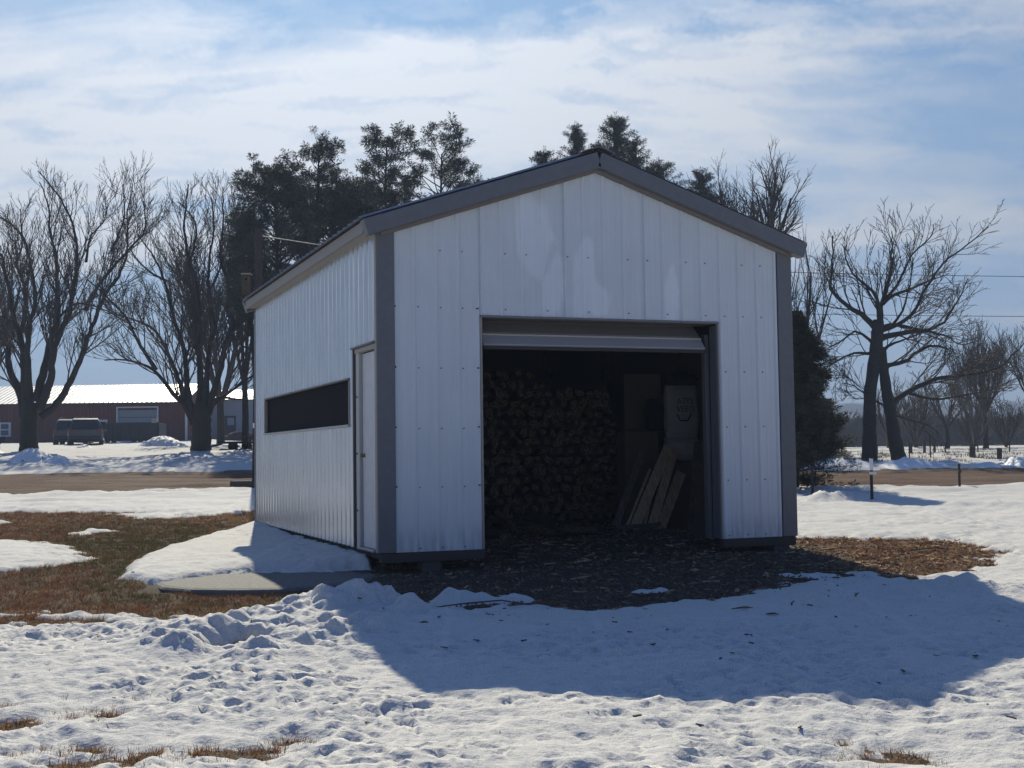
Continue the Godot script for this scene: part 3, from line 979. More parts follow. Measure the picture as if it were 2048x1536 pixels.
	part("added_dark_sheet", box_mesh(Vector3(SW - 0.3, 3.1, 0.012), Vector3(SW * 0.5, 1.55, -SD + 0.12), 0.0), dark_sheet, shed)
	part("added_dark_sheet", box_mesh(Vector3(0.012, 3.1, SD - 0.6), Vector3(SW - 0.08, 1.55, -SD * 0.5 - 0.05), 0.0), dark_sheet, shed)
	# screws
	var sc := Buf.new()
	for y: float in [0.035, 0.65, 1.245, 1.865, 2.49, 3.08]:
		var k := 0
		var x := 0.42
		while x < 4.7:
			if y > 2.6 or x < 1.08 or x > 3.93 or y > 2.45 and k % 2 == 0:
				if y < gable(x) - 0.1 and not (y > 2.9 and (k + int(y * 10)) % 3 == 0):
					sc.rod(Vector3(x, y, 0.0), Vector3(x, y, 0.012), 0.0065, 6)
			x += 0.24
			k += 1
	for x: float in [0.17, 1.06]:
		for y: float in [0.66, 1.26, 1.87, 2.49]:
			sc.rod(Vector3(x, y, 0.0), Vector3(x, y, 0.03), 0.008, 6)
	for y: float in [0.4, 1.0, 1.6]:
		sc.rod(Vector3(-0.03, y, -0.79), Vector3(-0.01, y, -0.79), 0.01, 6)
	part("screws", sc.mesh(), mat("screw", lin(0.05, 0.05, 0.05), 0.5), shed).set_meta("kind", "stuff")

# ------------------------------------------------------------------ bare trees
var rng := RandomNumberGenerator.new()

func bent(d: Vector3, angle: float) -> Vector3:     # d turned by angle about a random axis across it
	var a := d.cross(Vector3(rng.randf_range(-1, 1), rng.randf_range(-1, 1), rng.randf_range(-1, 1)))
	if a.length_squared() < 0.001:
		a = d.cross(Vector3.RIGHT)
	return d.rotated(a.normalized(), angle)

# a branch and all that grows from it; rise pulls it upwards, wander makes it crooked
func grow(b: Buf, p: Vector3, d: Vector3, length: float, r: float, depth: int, rise: float, wander: float, thick: float) -> void:
	var m := 5 if depth >= 2 else (4 if depth == 1 else 2)
	var pts := PackedVector3Array([p])
	var rad := PackedFloat32Array([r])
	for i in m:
		d = (d + Vector3(rng.randf_range(-1, 1), rng.randf_range(-1, 1), rng.randf_range(-1, 1)) * wander + Vector3.UP * rise).normalized()
		p += d * length / m
		pts.append(p)
		rad.append(maxf(lerpf(r, r * 0.45, float(i + 1) / m), 0.0045 * thick))
	b.tube(pts, rad, 5 if r > 0.05 else 3, false)
	if depth <= 0:
		return
	var kids := int(round(length * (2.2 if depth >= 2 else 3.4))) + 1
	if depth >= 2:
		kids = mini(kids, 7)
	else:
		kids = mini(kids, 6)
	for k in kids:
		var t := lerpf(0.22, 1.0, (k + rng.randf() * 0.9) / kids)
		var f := t * m
		var i := mini(int(f), m - 1)
		var q := pts[i].lerp(pts[i + 1], f - i)
		var dd := (pts[i + 1] - pts[i]).normalized()
		var cl := length * rng.randf_range(0.4, 0.72) * (1.15 - 0.5 * t)
		grow(b, q, bent(dd, rng.randf_range(0.32, 0.72)), cl, maxf(lerpf(r, r * 0.45, t) * 0.6, 0.006 * thick), depth - 1, rise, wander, thick)

# a main limb along a traced line (x across, y up); lean spreads it in depth; its side branches go into tw
func limb(t: Node3D, tw: Buf, r0: float, r1: float, lean: float, line: Array, dens := 3.0, reach := 1.3, rise := 0.12, wander := 0.1, thick := 1.6) -> void:
	var cur := Curve3D.new()
	var y0: float = line[0].y
	for i in line.size():
		var q: Vector2 = line[i]
		var z := lean * (absf(q.y - y0) * 0.45 + absf(q.x - line[0].x) * 0.5) + 0.12 * sin(i * 2.1 + lean * 9.0) * minf(i, 2)
		var h: Vector2 = (line[mini(i + 1, line.size() - 1)] - line[maxi(i - 1, 0)]) * 0.16
		cur.add_point(Vector3(q.x, q.y, z), Vector3(-h.x, -h.y, 0), Vector3(h.x, h.y, 0))
	cur.bake_interval = 0.12
	var total := cur.get_baked_length()
	var m := maxi(6, int(total / 0.28))
	var pts := PackedVector3Array()
	var rad := PackedFloat32Array()
	for i in m + 1:
		var f := float(i) / m
		pts.append(cur.sample_baked(total * f) + Vector3(rng.randf_range(-1, 1), 0, rng.randf_range(-1, 1)) * 0.03 * minf(i, 1))
		rad.append(lerpf(r0 * 0.66, r1 * 0.7, pow(f, 0.55)))
	var b := Buf.new()
	b.tube(pts, rad, 7 if r0 > 0.12 else 5)
	part("limb", b.mesh(), mats["bark"], t)
	var kids := int(total * dens)
	for k in kids:
		var f := lerpf(0.16, 1.0, (k + rng.randf()) / kids)
		var i := mini(int(f * m), m - 1)
		var dd := (pts[i + 1] - pts[i]).normalized()
		var cl := clampf(lerpf(2.3, 0.9, f) * rng.randf_range(0.55, 1.1), 0.4, 2.6) * reach
		grow(tw, pts[i], bent(dd, rng.randf_range(0.35, 0.8)), cl, clampf(rad[i] * 0.4, 0.014, 0.04), 2 if cl > 0.8 else 1, rise, wander, thick)

func trunk_of(t: Node3D, line: Array, rads: Array) -> void:
	var pts := PackedVector3Array()
	var rad := PackedFloat32Array()
	for i in line.size() - 1:
		for k in 4:
			var f := k / 4.0
			var q: Vector2 = line[i].lerp(line[i + 1], f)
			pts.append(Vector3(q.x, q.y, 0))
			rad.append(lerpf(rads[i], rads[i + 1], f) * (1.0 + 0.06 * sin(i * 3.0 + k * 1.7)))
	var e: Vector2 = line[line.size() - 1]
	pts.append(Vector3(e.x, e.y, 0))
	rad.append(rads[rads.size() - 1])
	var b := Buf.new()
	b.tube(pts, rad, 12)
	part("trunk", b.mesh(), mats["bark"], t)

func bare_tree(called: String, label: String, s: float, l: float, group := "") -> Node3D:
	return thing(called, label, "tree", at(s, l), YAW, group)

# a whole small tree grown without a traced line
func grown_tree(t: Node3D, h: float, r: float, stems: int, fork: float, spread: float, rise: float, thick: float, depth := 3) -> void:
	var b := Buf.new()
	var tw := Buf.new()
	var pts := PackedVector3Array([Vector3(0, -0.15, 0), Vector3(0.02, h * fork * 0.5, 0.02), Vector3(-0.02, h * fork, 0)])
	b.tube(pts, PackedFloat32Array([r * 1.15, r, r * 0.85]), 8)
	part("trunk", b.mesh(), mats["bark"], t)
	for k in stems:
		var a := TAU * (k + rng.randf() * 0.5) / stems
		var d := Vector3(cos(a) * spread, 1, sin(a) * spread).normalized()
		grow(tw, Vector3(-0.02, h * fork * rng.randf_range(0.8, 1.0), 0), d, h * (1.0 - fork) * rng.randf_range(0.62, 0.8), r * 0.6, depth, rise, 0.1, thick)
	part("crown", tw.mesh(), mats["twig"], t)

func make_bare_trees() -> void:
	mat("bark", lin(0.09, 0.076, 0.066), 0.95, 0.0, {"albedo_texture": tex(noise_image(62, 0.06, 4, 256, 0.35, 1.0)), "normal_enabled": true, "normal_texture": bump(61, 0.08, 4, 256, 14.0), "uv1_scale": Vector3(3, 0.7, 1)})
	mat("twig", lin(0.05, 0.042, 0.038), 0.95)
	var trunk_T1: Array
	var trunk_T2: Array
	var trunk_A: Array
	var trunk_B: Array
	var t: Node3D
	var tw: Buf
	rng.seed = 201
	t = bare_tree("bare_tree", "big many-stemmed bare tree at the left edge in front of the red barn", 52, -19.83)
	tw = Buf.new()
	trunk_T1 = [[Vector2(0.00, -0.18), Vector2(-0.00, 0.16), Vector2(-0.03, 0.88), Vector2(-0.01, 1.50), Vector2(0.03, 2.11)], [0.5, 0.4, 0.35, 0.35, 0.3]]
	trunk_of(t, trunk_T1[0], trunk_T1[1])
	limb(t, tw, 0.40, 0.05, -0.3, [Vector2(-0.18, 1.50), Vector2(-0.41, 2.34), Vector2(-0.89, 3.52), Vector2(-1.17, 4.54), Vector2(-1.65, 5.85), Vector2(-2.08, 7.10)])
	limb(t, tw, 0.36, 0.05, 0.3, [Vector2(-0.10, 2.11), Vector2(-0.22, 4.38), Vector2(-0.43, 5.56), Vector2(-0.72, 7.62), Vector2(-0.99, 8.21), Vector2(-1.43, 8.51)])
	limb(t, tw, 0.20, 0.03, -0.5, [Vector2(-0.33, 5.00), Vector2(-0.31, 5.89), Vector2(-0.49, 7.08), Vector2(-0.76, 7.79), Vector2(-0.81, 8.96), Vector2(-0.99, 10.42)])
	limb(t, tw, 0.30, 0.04, 0.5, [Vector2(0.03, 2.11), Vector2(0.11, 4.38), Vector2(0.31, 5.18), Vector2(0.53, 6.23), Vector2(0.46, 8.15), Vector2(-0.03, 9.13), Vector2(-1.00, 9.58)])
	limb(t, tw, 0.36, 0.03, -0.2, [Vector2(0.27, 2.11), Vector2(0.51, 3.24), Vector2(0.75, 4.37), Vector2(0.91, 5.71), Vector2(0.91, 7.87), Vector2(0.61, 9.23), Vector2(0.40, 10.32), Vector2(0.08, 11.41)])
	limb(t, tw, 0.33, 0.03, 0.4, [Vector2(0.40, 1.86), Vector2(0.84, 2.72), Vector2(1.39, 4.36), Vector2(1.94, 5.70), Vector2(2.24, 7.04), Vector2(2.50, 7.85), Vector2(2.29, 9.21), Vector2(1.75, 10.30), Vector2(1.04, 11.23)])
	limb(t, tw, 0.30, 0.03, -0.4, [Vector2(0.48, 1.49), Vector2(0.99, 2.00), Vector2(1.56, 2.96), Vector2(1.99, 4.35), Vector2(2.31, 5.86), Vector2(2.74, 6.76), Vector2(3.21, 7.57), Vector2(3.37, 8.65), Vector2(3.40, 10.28), Vector2(3.52, 11.45)])
	limb(t, tw, 0.16, 0.03, 0.1, [Vector2(2.31, 5.86), Vector2(2.74, 6.76), Vector2(3.58, 7.83), Vector2(4.38, 8.53), Vector2(4.82, 9.17), Vector2(4.71, 10.36)])
	limb(t, tw, 0.12, 0.02, 0.7, [Vector2(0.93, 5.09), Vector2(1.34, 5.56), Vector2(1.77, 5.97), Vector2(2.41, 6.06), Vector2(3.59, 5.68), Vector2(4.74, 4.94)])
	limb(t, tw, 0.10, 0.02, -0.7, [Vector2(2.30, 7.87), Vector2(2.38, 8.91), Vector2(2.78, 9.95), Vector2(2.66, 11.00)])
	limb(t, tw, 0.10, 0.02, 0.5, [Vector2(3.37, 8.27), Vector2(3.90, 9.31), Vector2(4.15, 10.14), Vector2(3.94, 10.94)])
	part("crown", tw.mesh(), mats["twig"], t)
	rng.seed = 202
	t = bare_tree("bare_tree", "big many-stemmed bare tree standing at the right end of the red barn", 50, -12.29)
	tw = Buf.new()
	trunk_T2 = [[Vector2(-0.00, -0.18), Vector2(0.00, 0.16), Vector2(0.02, 0.75), Vector2(0.04, 1.28), Vector2(0.04, 1.93)], [0.52, 0.42, 0.37, 0.37, 0.32]]
	trunk_of(t, trunk_T2[0], trunk_T2[1])
	limb(t, tw, 0.26, 0.03, 0.3, [Vector2(-0.28, 1.15), Vector2(-0.43, 1.52), Vector2(-1.11, 2.52), Vector2(-1.78, 3.30), Vector2(-2.81, 3.67), Vector2(-3.52, 3.64)])
	limb(t, tw, 0.16, 0.03, 0.6, [Vector2(-1.78, 3.30), Vector2(-2.32, 4.44), Vector2(-2.77, 5.36), Vector2(-3.49, 6.21), Vector2(-3.91, 6.65)])
	limb(t, tw, 0.22, 0.03, -0.5, [Vector2(-0.59, 2.04), Vector2(-1.13, 3.23), Vector2(-1.62, 4.23), Vector2(-2.14, 5.01), Vector2(-3.33, 5.55), Vector2(-4.36, 5.82)])
	limb(t, tw, 0.28, 0.03, 0.2, [Vector2(-0.20, 1.24), Vector2(-0.47, 2.24), Vector2(-0.63, 4.22), Vector2(-0.85, 5.10), Vector2(-1.37, 6.82), Vector2(-1.63, 7.60), Vector2(-2.15, 8.49)])
	limb(t, tw, 0.30, 0.03, -0.3, [Vector2(-0.04, 1.44), Vector2(-0.08, 2.82), Vector2(-0.12, 4.21), Vector2(-0.18, 5.25), Vector2(-0.63, 6.55), Vector2(-0.85, 7.07), Vector2(-0.73, 7.59), Vector2(-0.48, 9.15), Vector2(-0.80, 9.84), Vector2(-1.31, 10.31)])
	limb(t, tw, 0.24, 0.03, 0.5, [Vector2(-0.12, 4.21), Vector2(-0.16, 5.25), Vector2(0.08, 6.02), Vector2(-0.22, 7.06), Vector2(-0.34, 8.10), Vector2(-0.34, 8.89), Vector2(-0.22, 10.45)])
	limb(t, tw, 0.26, 0.03, -0.1, [Vector2(0.12, 1.44), Vector2(0.24, 2.82), Vector2(0.30, 4.21), Vector2(0.50, 4.98), Vector2(0.30, 6.28), Vector2(0.24, 7.32), Vector2(0.30, 8.26), Vector2(0.50, 9.13), Vector2(0.30, 10.28)])
	limb(t, tw, 0.26, 0.03, 0.3, [Vector2(0.26, 1.53), Vector2(0.75, 3.01), Vector2(1.11, 4.20), Vector2(1.49, 5.06), Vector2(1.17, 5.75), Vector2(1.33, 6.46), Vector2(1.01, 7.57), Vector2(1.07, 8.87), Vector2(1.18, 10.27)])
	limb(t, tw, 0.17, 0.02, -0.5, [Vector2(0.36, 1.79), Vector2(0.69, 2.12), Vector2(1.32, 2.63), Vector2(1.88, 3.03), Vector2(2.53, 3.28)])
	limb(t, tw, 0.13, 0.02, 0.2, [Vector2(0.45, 2.03), Vector2(0.81, 2.18), Vector2(1.54, 2.09), Vector2(2.33, 2.20)])
	limb(t, tw, 0.10, 0.02, 0.6, [Vector2(-1.37, 6.82), Vector2(-2.03, 7.23), Vector2(-2.62, 8.03), Vector2(-2.78, 8.84)])
	limb(t, tw, 0.10, 0.02, -0.6, [Vector2(0.30, 6.28), Vector2(0.66, 7.39), Vector2(0.88, 8.59), Vector2(0.76, 10.00)])
	part("crown", tw.mesh(), mats["twig"], t)
	rng.seed = 203
	t = bare_tree("bare_tree", "straight thick bare tree right of the shed, left one of the trunk pair", 42, 11.8)
	tw = Buf.new()
	trunk_A = [[Vector2(-0.02, -0.12), Vector2(-0.01, 0.17), Vector2(0.01, 1.07), Vector2(0.07, 2.35), Vector2(0.29, 3.54), Vector2(0.37, 4.31), Vector2(0.42, 4.73)], [0.31, 0.265, 0.22, 0.205, 0.21, 0.2, 0.17]]
	trunk_of(t, trunk_A[0], trunk_A[1])
	limb(t, tw, 0.20, 0.03, -0.3, [Vector2(0.38, 4.39), Vector2(0.23, 4.63), Vector2(-0.16, 4.90), Vector2(-0.63, 5.39), Vector2(-0.93, 5.72), Vector2(-1.08, 6.04), Vector2(-0.90, 6.84), Vector2(-0.83, 7.71)], 3.8, 0.9, 0.05, 0.17, 1.6)
	limb(t, tw, 0.17, 0.07, 0.1, [Vector2(0.41, 4.31), Vector2(0.47, 4.63), Vector2(0.61, 5.41), Vector2(0.74, 6.01), Vector2(0.88, 6.77)], 3.8, 0.9, 0.05, 0.17, 1.6)
	limb(t, tw, 0.06, 0.02, 0.1, [Vector2(0.88, 6.73), Vector2(0.92, 7.07), Vector2(1.01, 7.74)], 3.8, 0.9, 0.05, 0.17, 1.6)
	limb(t, tw, 0.16, 0.02, 0.4, [Vector2(0.47, 4.73), Vector2(0.45, 5.03), Vector2(0.10, 5.67), Vector2(-0.44, 6.20), Vector2(-0.71, 6.64), Vector2(-0.85, 7.11)], 3.8, 0.9, 0.05, 0.17, 1.6)
	limb(t, tw, 0.13, 0.02, -0.4, [Vector2(0.59, 5.29), Vector2(0.98, 5.57), Vector2(1.53, 5.77), Vector2(2.06, 5.99), Vector2(3.14, 6.38)], 3.8, 0.9, 0.05, 0.17, 1.6)
	limb(t, tw, 0.11, 0.02, 0.3, [Vector2(0.72, 5.46), Vector2(1.14, 6.01), Vector2(1.48, 6.84), Vector2(2.07, 7.44), Vector2(2.23, 7.87)], 3.8, 0.9, 0.05, 0.17, 1.6)
	limb(t, tw, 0.19, 0.02, -0.2, [Vector2(0.42, 4.09), Vector2(0.57, 4.17), Vector2(1.49, 4.33), Vector2(2.09, 4.40), Vector2(2.70, 4.66), Vector2(2.89, 4.98), Vector2(3.36, 5.52), Vector2(3.61, 6.14)], 3.8, 0.9, 0.05, 0.17, 1.6)
	limb(t, tw, 0.14, 0.02, 0.5, [Vector2(0.49, 4.39), Vector2(0.95, 4.54), Vector2(1.42, 4.88), Vector2(1.84, 5.59), Vector2(2.31, 6.48), Vector2(2.83, 6.86), Vector2(3.69, 7.57)], 3.8, 0.9, 0.05, 0.17, 1.6)
	limb(t, tw, 0.13, 0.02, -0.5, [Vector2(0.55, 4.48), Vector2(0.96, 4.59), Vector2(1.61, 4.49), Vector2(2.68, 4.23), Vector2(3.54, 3.95), Vector2(4.18, 4.14)], 3.8, 0.9, 0.05, 0.17, 1.6)
	limb(t, tw, 0.12, 0.02, 0.3, [Vector2(0.30, 3.64), Vector2(0.12, 3.61), Vector2(-0.51, 3.62), Vector2(-1.03, 3.40), Vector2(-1.57, 3.00)], 3.8, 0.9, 0.05, 0.17, 1.6)
	limb(t, tw, 0.11, 0.02, -0.6, [Vector2(0.28, 3.89), Vector2(-0.21, 4.40), Vector2(-0.71, 4.08), Vector2(-1.39, 3.75)], 3.8, 0.9, 0.05, 0.17, 1.6)
	limb(t, tw, 0.09, 0.02, 0.6, [Vector2(0.88, 4.55), Vector2(1.14, 5.05), Vector2(1.38, 6.05), Vector2(1.45, 6.72)], 3.8, 0.9, 0.05, 0.17, 1.6)
	part("crown", tw.mesh(), mats["twig"], t)
	rng.seed = 204
	t = bare_tree("bare_tree", "leaning bare tree right of the shed with one long limb reaching right", 42, 12.76)
	tw = Buf.new()
	trunk_B = [[Vector2(0.03, -0.12), Vector2(-0.01, 0.17), Vector2(-0.13, 0.78), Vector2(-0.25, 1.76), Vector2(-0.34, 2.36), Vector2(-0.42, 3.15), Vector2(-0.48, 3.82)], [0.3, 0.255, 0.225, 0.2, 0.175, 0.16, 0.15]]
	trunk_of(t, trunk_B[0], trunk_B[1])
	limb(t, tw, 0.20, 0.02, 0.2, [Vector2(-0.28, 1.82), Vector2(-0.17, 1.96), Vector2(0.27, 2.26), Vector2(1.08, 2.69), Vector2(1.86, 2.81), Vector2(2.54, 2.87), Vector2(3.27, 3.10), Vector2(3.68, 3.45), Vector2(4.04, 3.84), Vector2(4.25, 4.32)], 3.8, 0.9, 0.05, 0.17, 1.6)
	limb(t, tw, 0.15, 0.05, -0.2, [Vector2(-0.42, 3.07), Vector2(-0.34, 3.19), Vector2(0.30, 3.34), Vector2(0.82, 3.65), Vector2(1.31, 3.88), Vector2(1.77, 3.74)], 3.8, 0.9, 0.05, 0.17, 1.6)
	limb(t, tw, 0.10, 0.02, 0.4, [Vector2(0.35, 2.30), Vector2(0.84, 2.14), Vector2(1.26, 2.05), Vector2(1.96, 2.16), Vector2(2.84, 2.31), Vector2(3.60, 2.68)], 3.8, 0.9, 0.05, 0.17, 1.6)
	limb(t, tw, 0.09, 0.02, -0.4, [Vector2(-0.17, 1.57), Vector2(0.64, 1.36), Vector2(1.23, 1.14), Vector2(1.55, 0.81)], 3.8, 0.9, 0.05, 0.17, 1.6)
	limb(t, tw, 0.12, 0.02, 0.1, [Vector2(-0.45, 3.65), Vector2(-0.18, 3.90), Vector2(0.32, 4.06), Vector2(0.83, 4.30)], 3.8, 0.9, 0.05, 0.17, 1.6)
	limb(t, tw, 0.08, 0.02, -0.6, [Vector2(-0.24, 1.82), Vector2(-0.73, 2.08), Vector2(-1.22, 2.58), Vector2(-1.71, 2.67)], 3.8, 0.9, 0.05, 0.17, 1.6)
	part("crown", tw.mesh(), mats["twig"], t)
	# trees that stand further off or behind the shed
	rng.seed = 71
	t = bare_tree("bare_tree", "slender bare tree with rounded open crown above the right slope of the shed roof", 50.0, 9.9)
	grown_tree(t, 12.9, 0.17, 10, 0.64, 0.8, 0.08, 1.5)
	rng.seed = 72
	t = bare_tree("bare_tree", "pale twiggy bare tree behind the small spruce tip over the roof", 52.0, 7.9)
	grown_tree(t, 12.4, 0.16, 6, 0.6, 0.55, 0.1, 1.4)
	rng.seed = 73
	t = bare_tree("bare_tree", "thin upright bare tree hard against the shed's right edge", 45.0, 10.0)
	grown_tree(t, 9.2, 0.11, 3, 0.3, 0.25, 0.2, 1.3, 2)
	rng.seed = 74
	t = bare_tree("bare_tree", "upright bare sapling between shed edge and the two-trunked tree", 46.0, 10.7)
	grown_tree(t, 8.4, 0.09, 3, 0.35, 0.3, 0.18, 1.2, 2)
	rng.seed = 76
	t = bare_tree("bare_tree", "bare tree behind the right-hand big tree, half hidden by its stems", 66.0, -15.2)
	grown_tree(t, 10.5, 0.2, 6, 0.22, 0.4, 0.2, 1.7)
	rng.seed = 77
	t = bare_tree("bare_tree", "bare tree beyond the left-hand big tree at the edge of the view", 62.0, -26.0)
	grown_tree(t, 9.8, 0.2, 6, 0.22, 0.42, 0.18, 1.7)
	rng.seed = 79
	t = bare_tree("bare_tree", "slim bare tree between the right-hand big tree and the yard pole", 55.0, -11.6)
	grown_tree(t, 10.0, 0.14, 4, 0.3, 0.25, 0.25, 1.5)
	rng.seed = 78
	t = bare_tree("bare_tree", "small straight bare tree in the field, nearest the two-trunked tree", 66.0, 22.6)
	grown_tree(t, 4.6, 0.11, 6, 0.3, 0.7, 0.1, 1.9)
	rng.seed = 80
	t = bare_tree("bare_tree", "taller bare field tree with a dense oval crown at the right", 62.0, 23.1)
	grown_tree(t, 6.2, 0.13, 8, 0.34, 0.5, 0.14, 1.9)
	rng.seed = 81
	t = bare_tree("bare_bush", "fan-shaped leafless bush between the two field trees", 60.0, 21.8)
	grown_tree(t, 2.7, 0.06, 12, 0.06, 0.7, 0.08, 1.8, 2)
	rng.seed = 82
	t = bare_tree("bare_bush", "leafless bush at the right edge of the photo beyond the wooden posts", 64.0, 24.9)
	grown_tree(t, 3.0, 0.06, 12, 0.06, 0.6, 0.1, 1.8, 2)
	rng.seed = 83
	t = bare_tree("bare_tree", "low multi-stemmed bare tree just right of the leaning trunk", 68.0, 21.6)
	grown_tree(t, 4.0, 0.12, 7, 0.1, 0.5, 0.14, 1.9)
	rng.seed = 84
	t = bare_tree("bare_tree", "bare tree framed between the two big trunks on the right", 74.0, 21.9)
	grown_tree(t, 4.2, 0.12, 7, 0.2, 0.5, 0.14, 1.9)
	rng.seed = 85
	t = bare_tree("bare_tree", "bare tree cut by the right edge of the photo", 58.0, 24.3)
	grown_tree(t, 6.2, 0.11, 7, 0.25, 0.55, 0.12, 1.8)
	rng.seed = 86
	t = bare_tree("bare_tree", "broad bare tree behind the taller field tree, further off", 92.0, 33.5)
	grown_tree(t, 7.5, 0.15, 8, 0.2, 0.6, 0.14, 2.2)

# ------------------------------------------------------------------ evergreens
func tuft(seed_: int, count: int, length: float, width: float, flat: float) -> ArrayMesh:    # a burst of needle-thin leaves
	rng.seed = seed_
	var b := Buf.new()
	for i in count:
		var d := Vector3(rng.randf_range(-1, 1), rng.randf_range(-0.75, 1) * flat, rng.randf_range(-1, 1)).normalized()
		var side := d.cross(Vector3(rng.randf_range(-1, 1), rng.randf_range(-1, 1), rng.randf_range(-1, 1))).normalized() * width
		var o := d * length * rng.randf_range(0.0, 0.35)
		var e := d * length * rng.randf_range(0.7, 1.1)
		var mid := (o + e) * 0.5
		b.tri(o, mid + side, e)
		b.tri(o, e, mid - side)
	return b.mesh()

func leaf_xf(p: Vector3, size: float) -> Transform3D:
	var ba := Basis.from_euler(Vector3(rng.randf_range(-0.5, 0.5), rng.randf() * TAU, rng.randf_range(-0.5, 0.5)))
	return Transform3D(ba.scaled(Vector3.ONE * size), p)

func shade() -> Color:
	var k := rng.randf_range(0.65, 1.35)
	return Color(k * rng.randf_range(0.9, 1.15), k, k * rng.randf_range(0.8, 1.0))

# a pine: bare lower trunk, rising limbs that carry separate puffs of needles
func pine(label: String, s: float, l: float, h: float, r: float, low: float, spread: float, seed_: int, puffs: int, lean := 0.0) -> void:
	var t := thing("pine_tree", label, "tree", at(s, l), YAW)
	rng.seed = seed_
	var tb := Buf.new()
	var tp := PackedVector3Array()
	var tr := PackedFloat32Array()
	for i in 9:
		var f := i / 8.0
		tp.append(Vector3(lean * f * f + 0.12 * sin(f * 5.0 + seed_), h * 0.97 * f - 0.15 * (1.0 - f), 0.1 * cos(f * 4.0)))
		tr.append(lerpf(r, 0.03, pow(f, 0.8)))
	tb.tube(tp, tr, 8)
	part("trunk", tb.mesh(), mats["bark"], t)
	var lb := Buf.new()
	var xf := []
	var cols := []
	for k in puffs:
		var f := pow((k + 0.5) / puffs, 0.8)
		var y := lerpf(low, 1.0, f)
		var i := mini(int(y * 8), 7)
		var base := tp[i].lerp(tp[i + 1], y * 8 - i)
		var a := k * 2.39996 + rng.randf_range(-0.4, 0.4)
		var prof := spread * (0.42 + 0.6 * sin(clampf((1.0 - f) * 1.15 + 0.12, 0, 1) * PI * 0.62)) * rng.randf_range(0.55, 1.1)
		var d := Vector3(cos(a), rng.randf_range(0.15, 0.75) + 0.5 * f, sin(a)).normalized()
		var pts := PackedVector3Array([base])
		var p := base
		for q in 4:
			d = (d + Vector3(rng.randf_range(-1, 1), rng.randf_range(-0.5, 0.9), rng.randf_range(-1, 1)) * 0.16).normalized()
			p += d * prof / 4.0
			pts.append(p)
		var rr := 0.05 * (1.0 - 0.6 * f)
		lb.tube(pts, PackedFloat32Array([rr, rr * 0.8, rr * 0.6, rr * 0.45, rr * 0.3]), 5, false)
		for q in 5:
			var g := rng.randf_range(0.55, 1.0)
			var ii := mini(int(g * 4), 3)
			var o := pts[ii].lerp(pts[ii + 1], g * 4 - ii)
			var e := o + (d * 0.5 + Vector3(rng.randf_range(-1, 1), rng.randf_range(-0.3, 0.9), rng.randf_range(-1, 1))).normalized() * rng.randf_range(0.25, 0.75)
			lb.rod(o, e, 0.014, 3, 0.008)
			for w in 4:
				xf.append(leaf_xf(o.lerp(e, rng.randf_range(0.4, 1.1)) + Vector3(rng.randf_range(-1, 1), rng.randf_range(-0.6, 1), rng.randf_range(-1, 1)) * 0.1, rng.randf_range(0.5, 0.95)))
				cols.append(shade())
	part("limbs", lb.mesh(), mats["bark"], t)
	scatter("crown", mats["pine_tuft"], mats["needles"], xf, cols, t).set_meta("kind", "stuff")

func spruce(label: String, s: float, l: float, h: float, wide: float, seed_: int, visible_from: float) -> void:
	var t := thing("spruce_tree", label, "tree", at(s, l), YAW)
	rng.seed = seed_
	part("trunk", rod_mesh(Vector3(0, -0.2, 0), Vector3(0, h * 0.98, 0), 0.12), mats["bark"], t)
	var lb := Buf.new()
	var xf := []
	var cols := []
	var y := h * visible_from
	while y < h * 0.985:
		var f := y / h
		for k in 6:
			var a := rng.randf() * TAU
			var len := minf(2.1 * wide * pow(1.0 - f, 0.68), 2.3) * rng.randf_range(0.5, 1.15) + 0.12
			var o := Vector3(0, y + rng.randf_range(-0.1, 0.1), 0)
			var d := Vector3(cos(a), lerpf(-0.15, 0.55, f * f), sin(a)).normalized()
			var e := o + d * len
			lb.rod(o, e, 0.02, 3, 0.008)
			var m := int(len / (0.13 if f > 0.68 else 0.24)) + 2
			for q in m:
				var g := float(q + 1) / m
				xf.append(leaf_xf(o.lerp(e, g) + Vector3(rng.randf_range(-1, 1), rng.randf_range(-1.2, 0.5), rng.randf_range(-1, 1)) * 0.1 * (1.3 - g), rng.randf_range(0.45, 0.75) * (1.0 if f > 0.68 else 1.5)))
				cols.append(shade())
		y += (1.0 if f > 0.68 else 1.6) * 0.2 + 0.12 * (1.0 - f)
	for q in 5:
		xf.append(leaf_xf(Vector3(0, h * (0.97 + q * 0.009), 0), 0.4))
		cols.append(shade())
	part("limbs", lb.mesh(), mats["bark"], t)
	scatter("crown", mats["pine_tuft"], mats["needles"], xf, cols, t).set_meta("kind", "stuff")

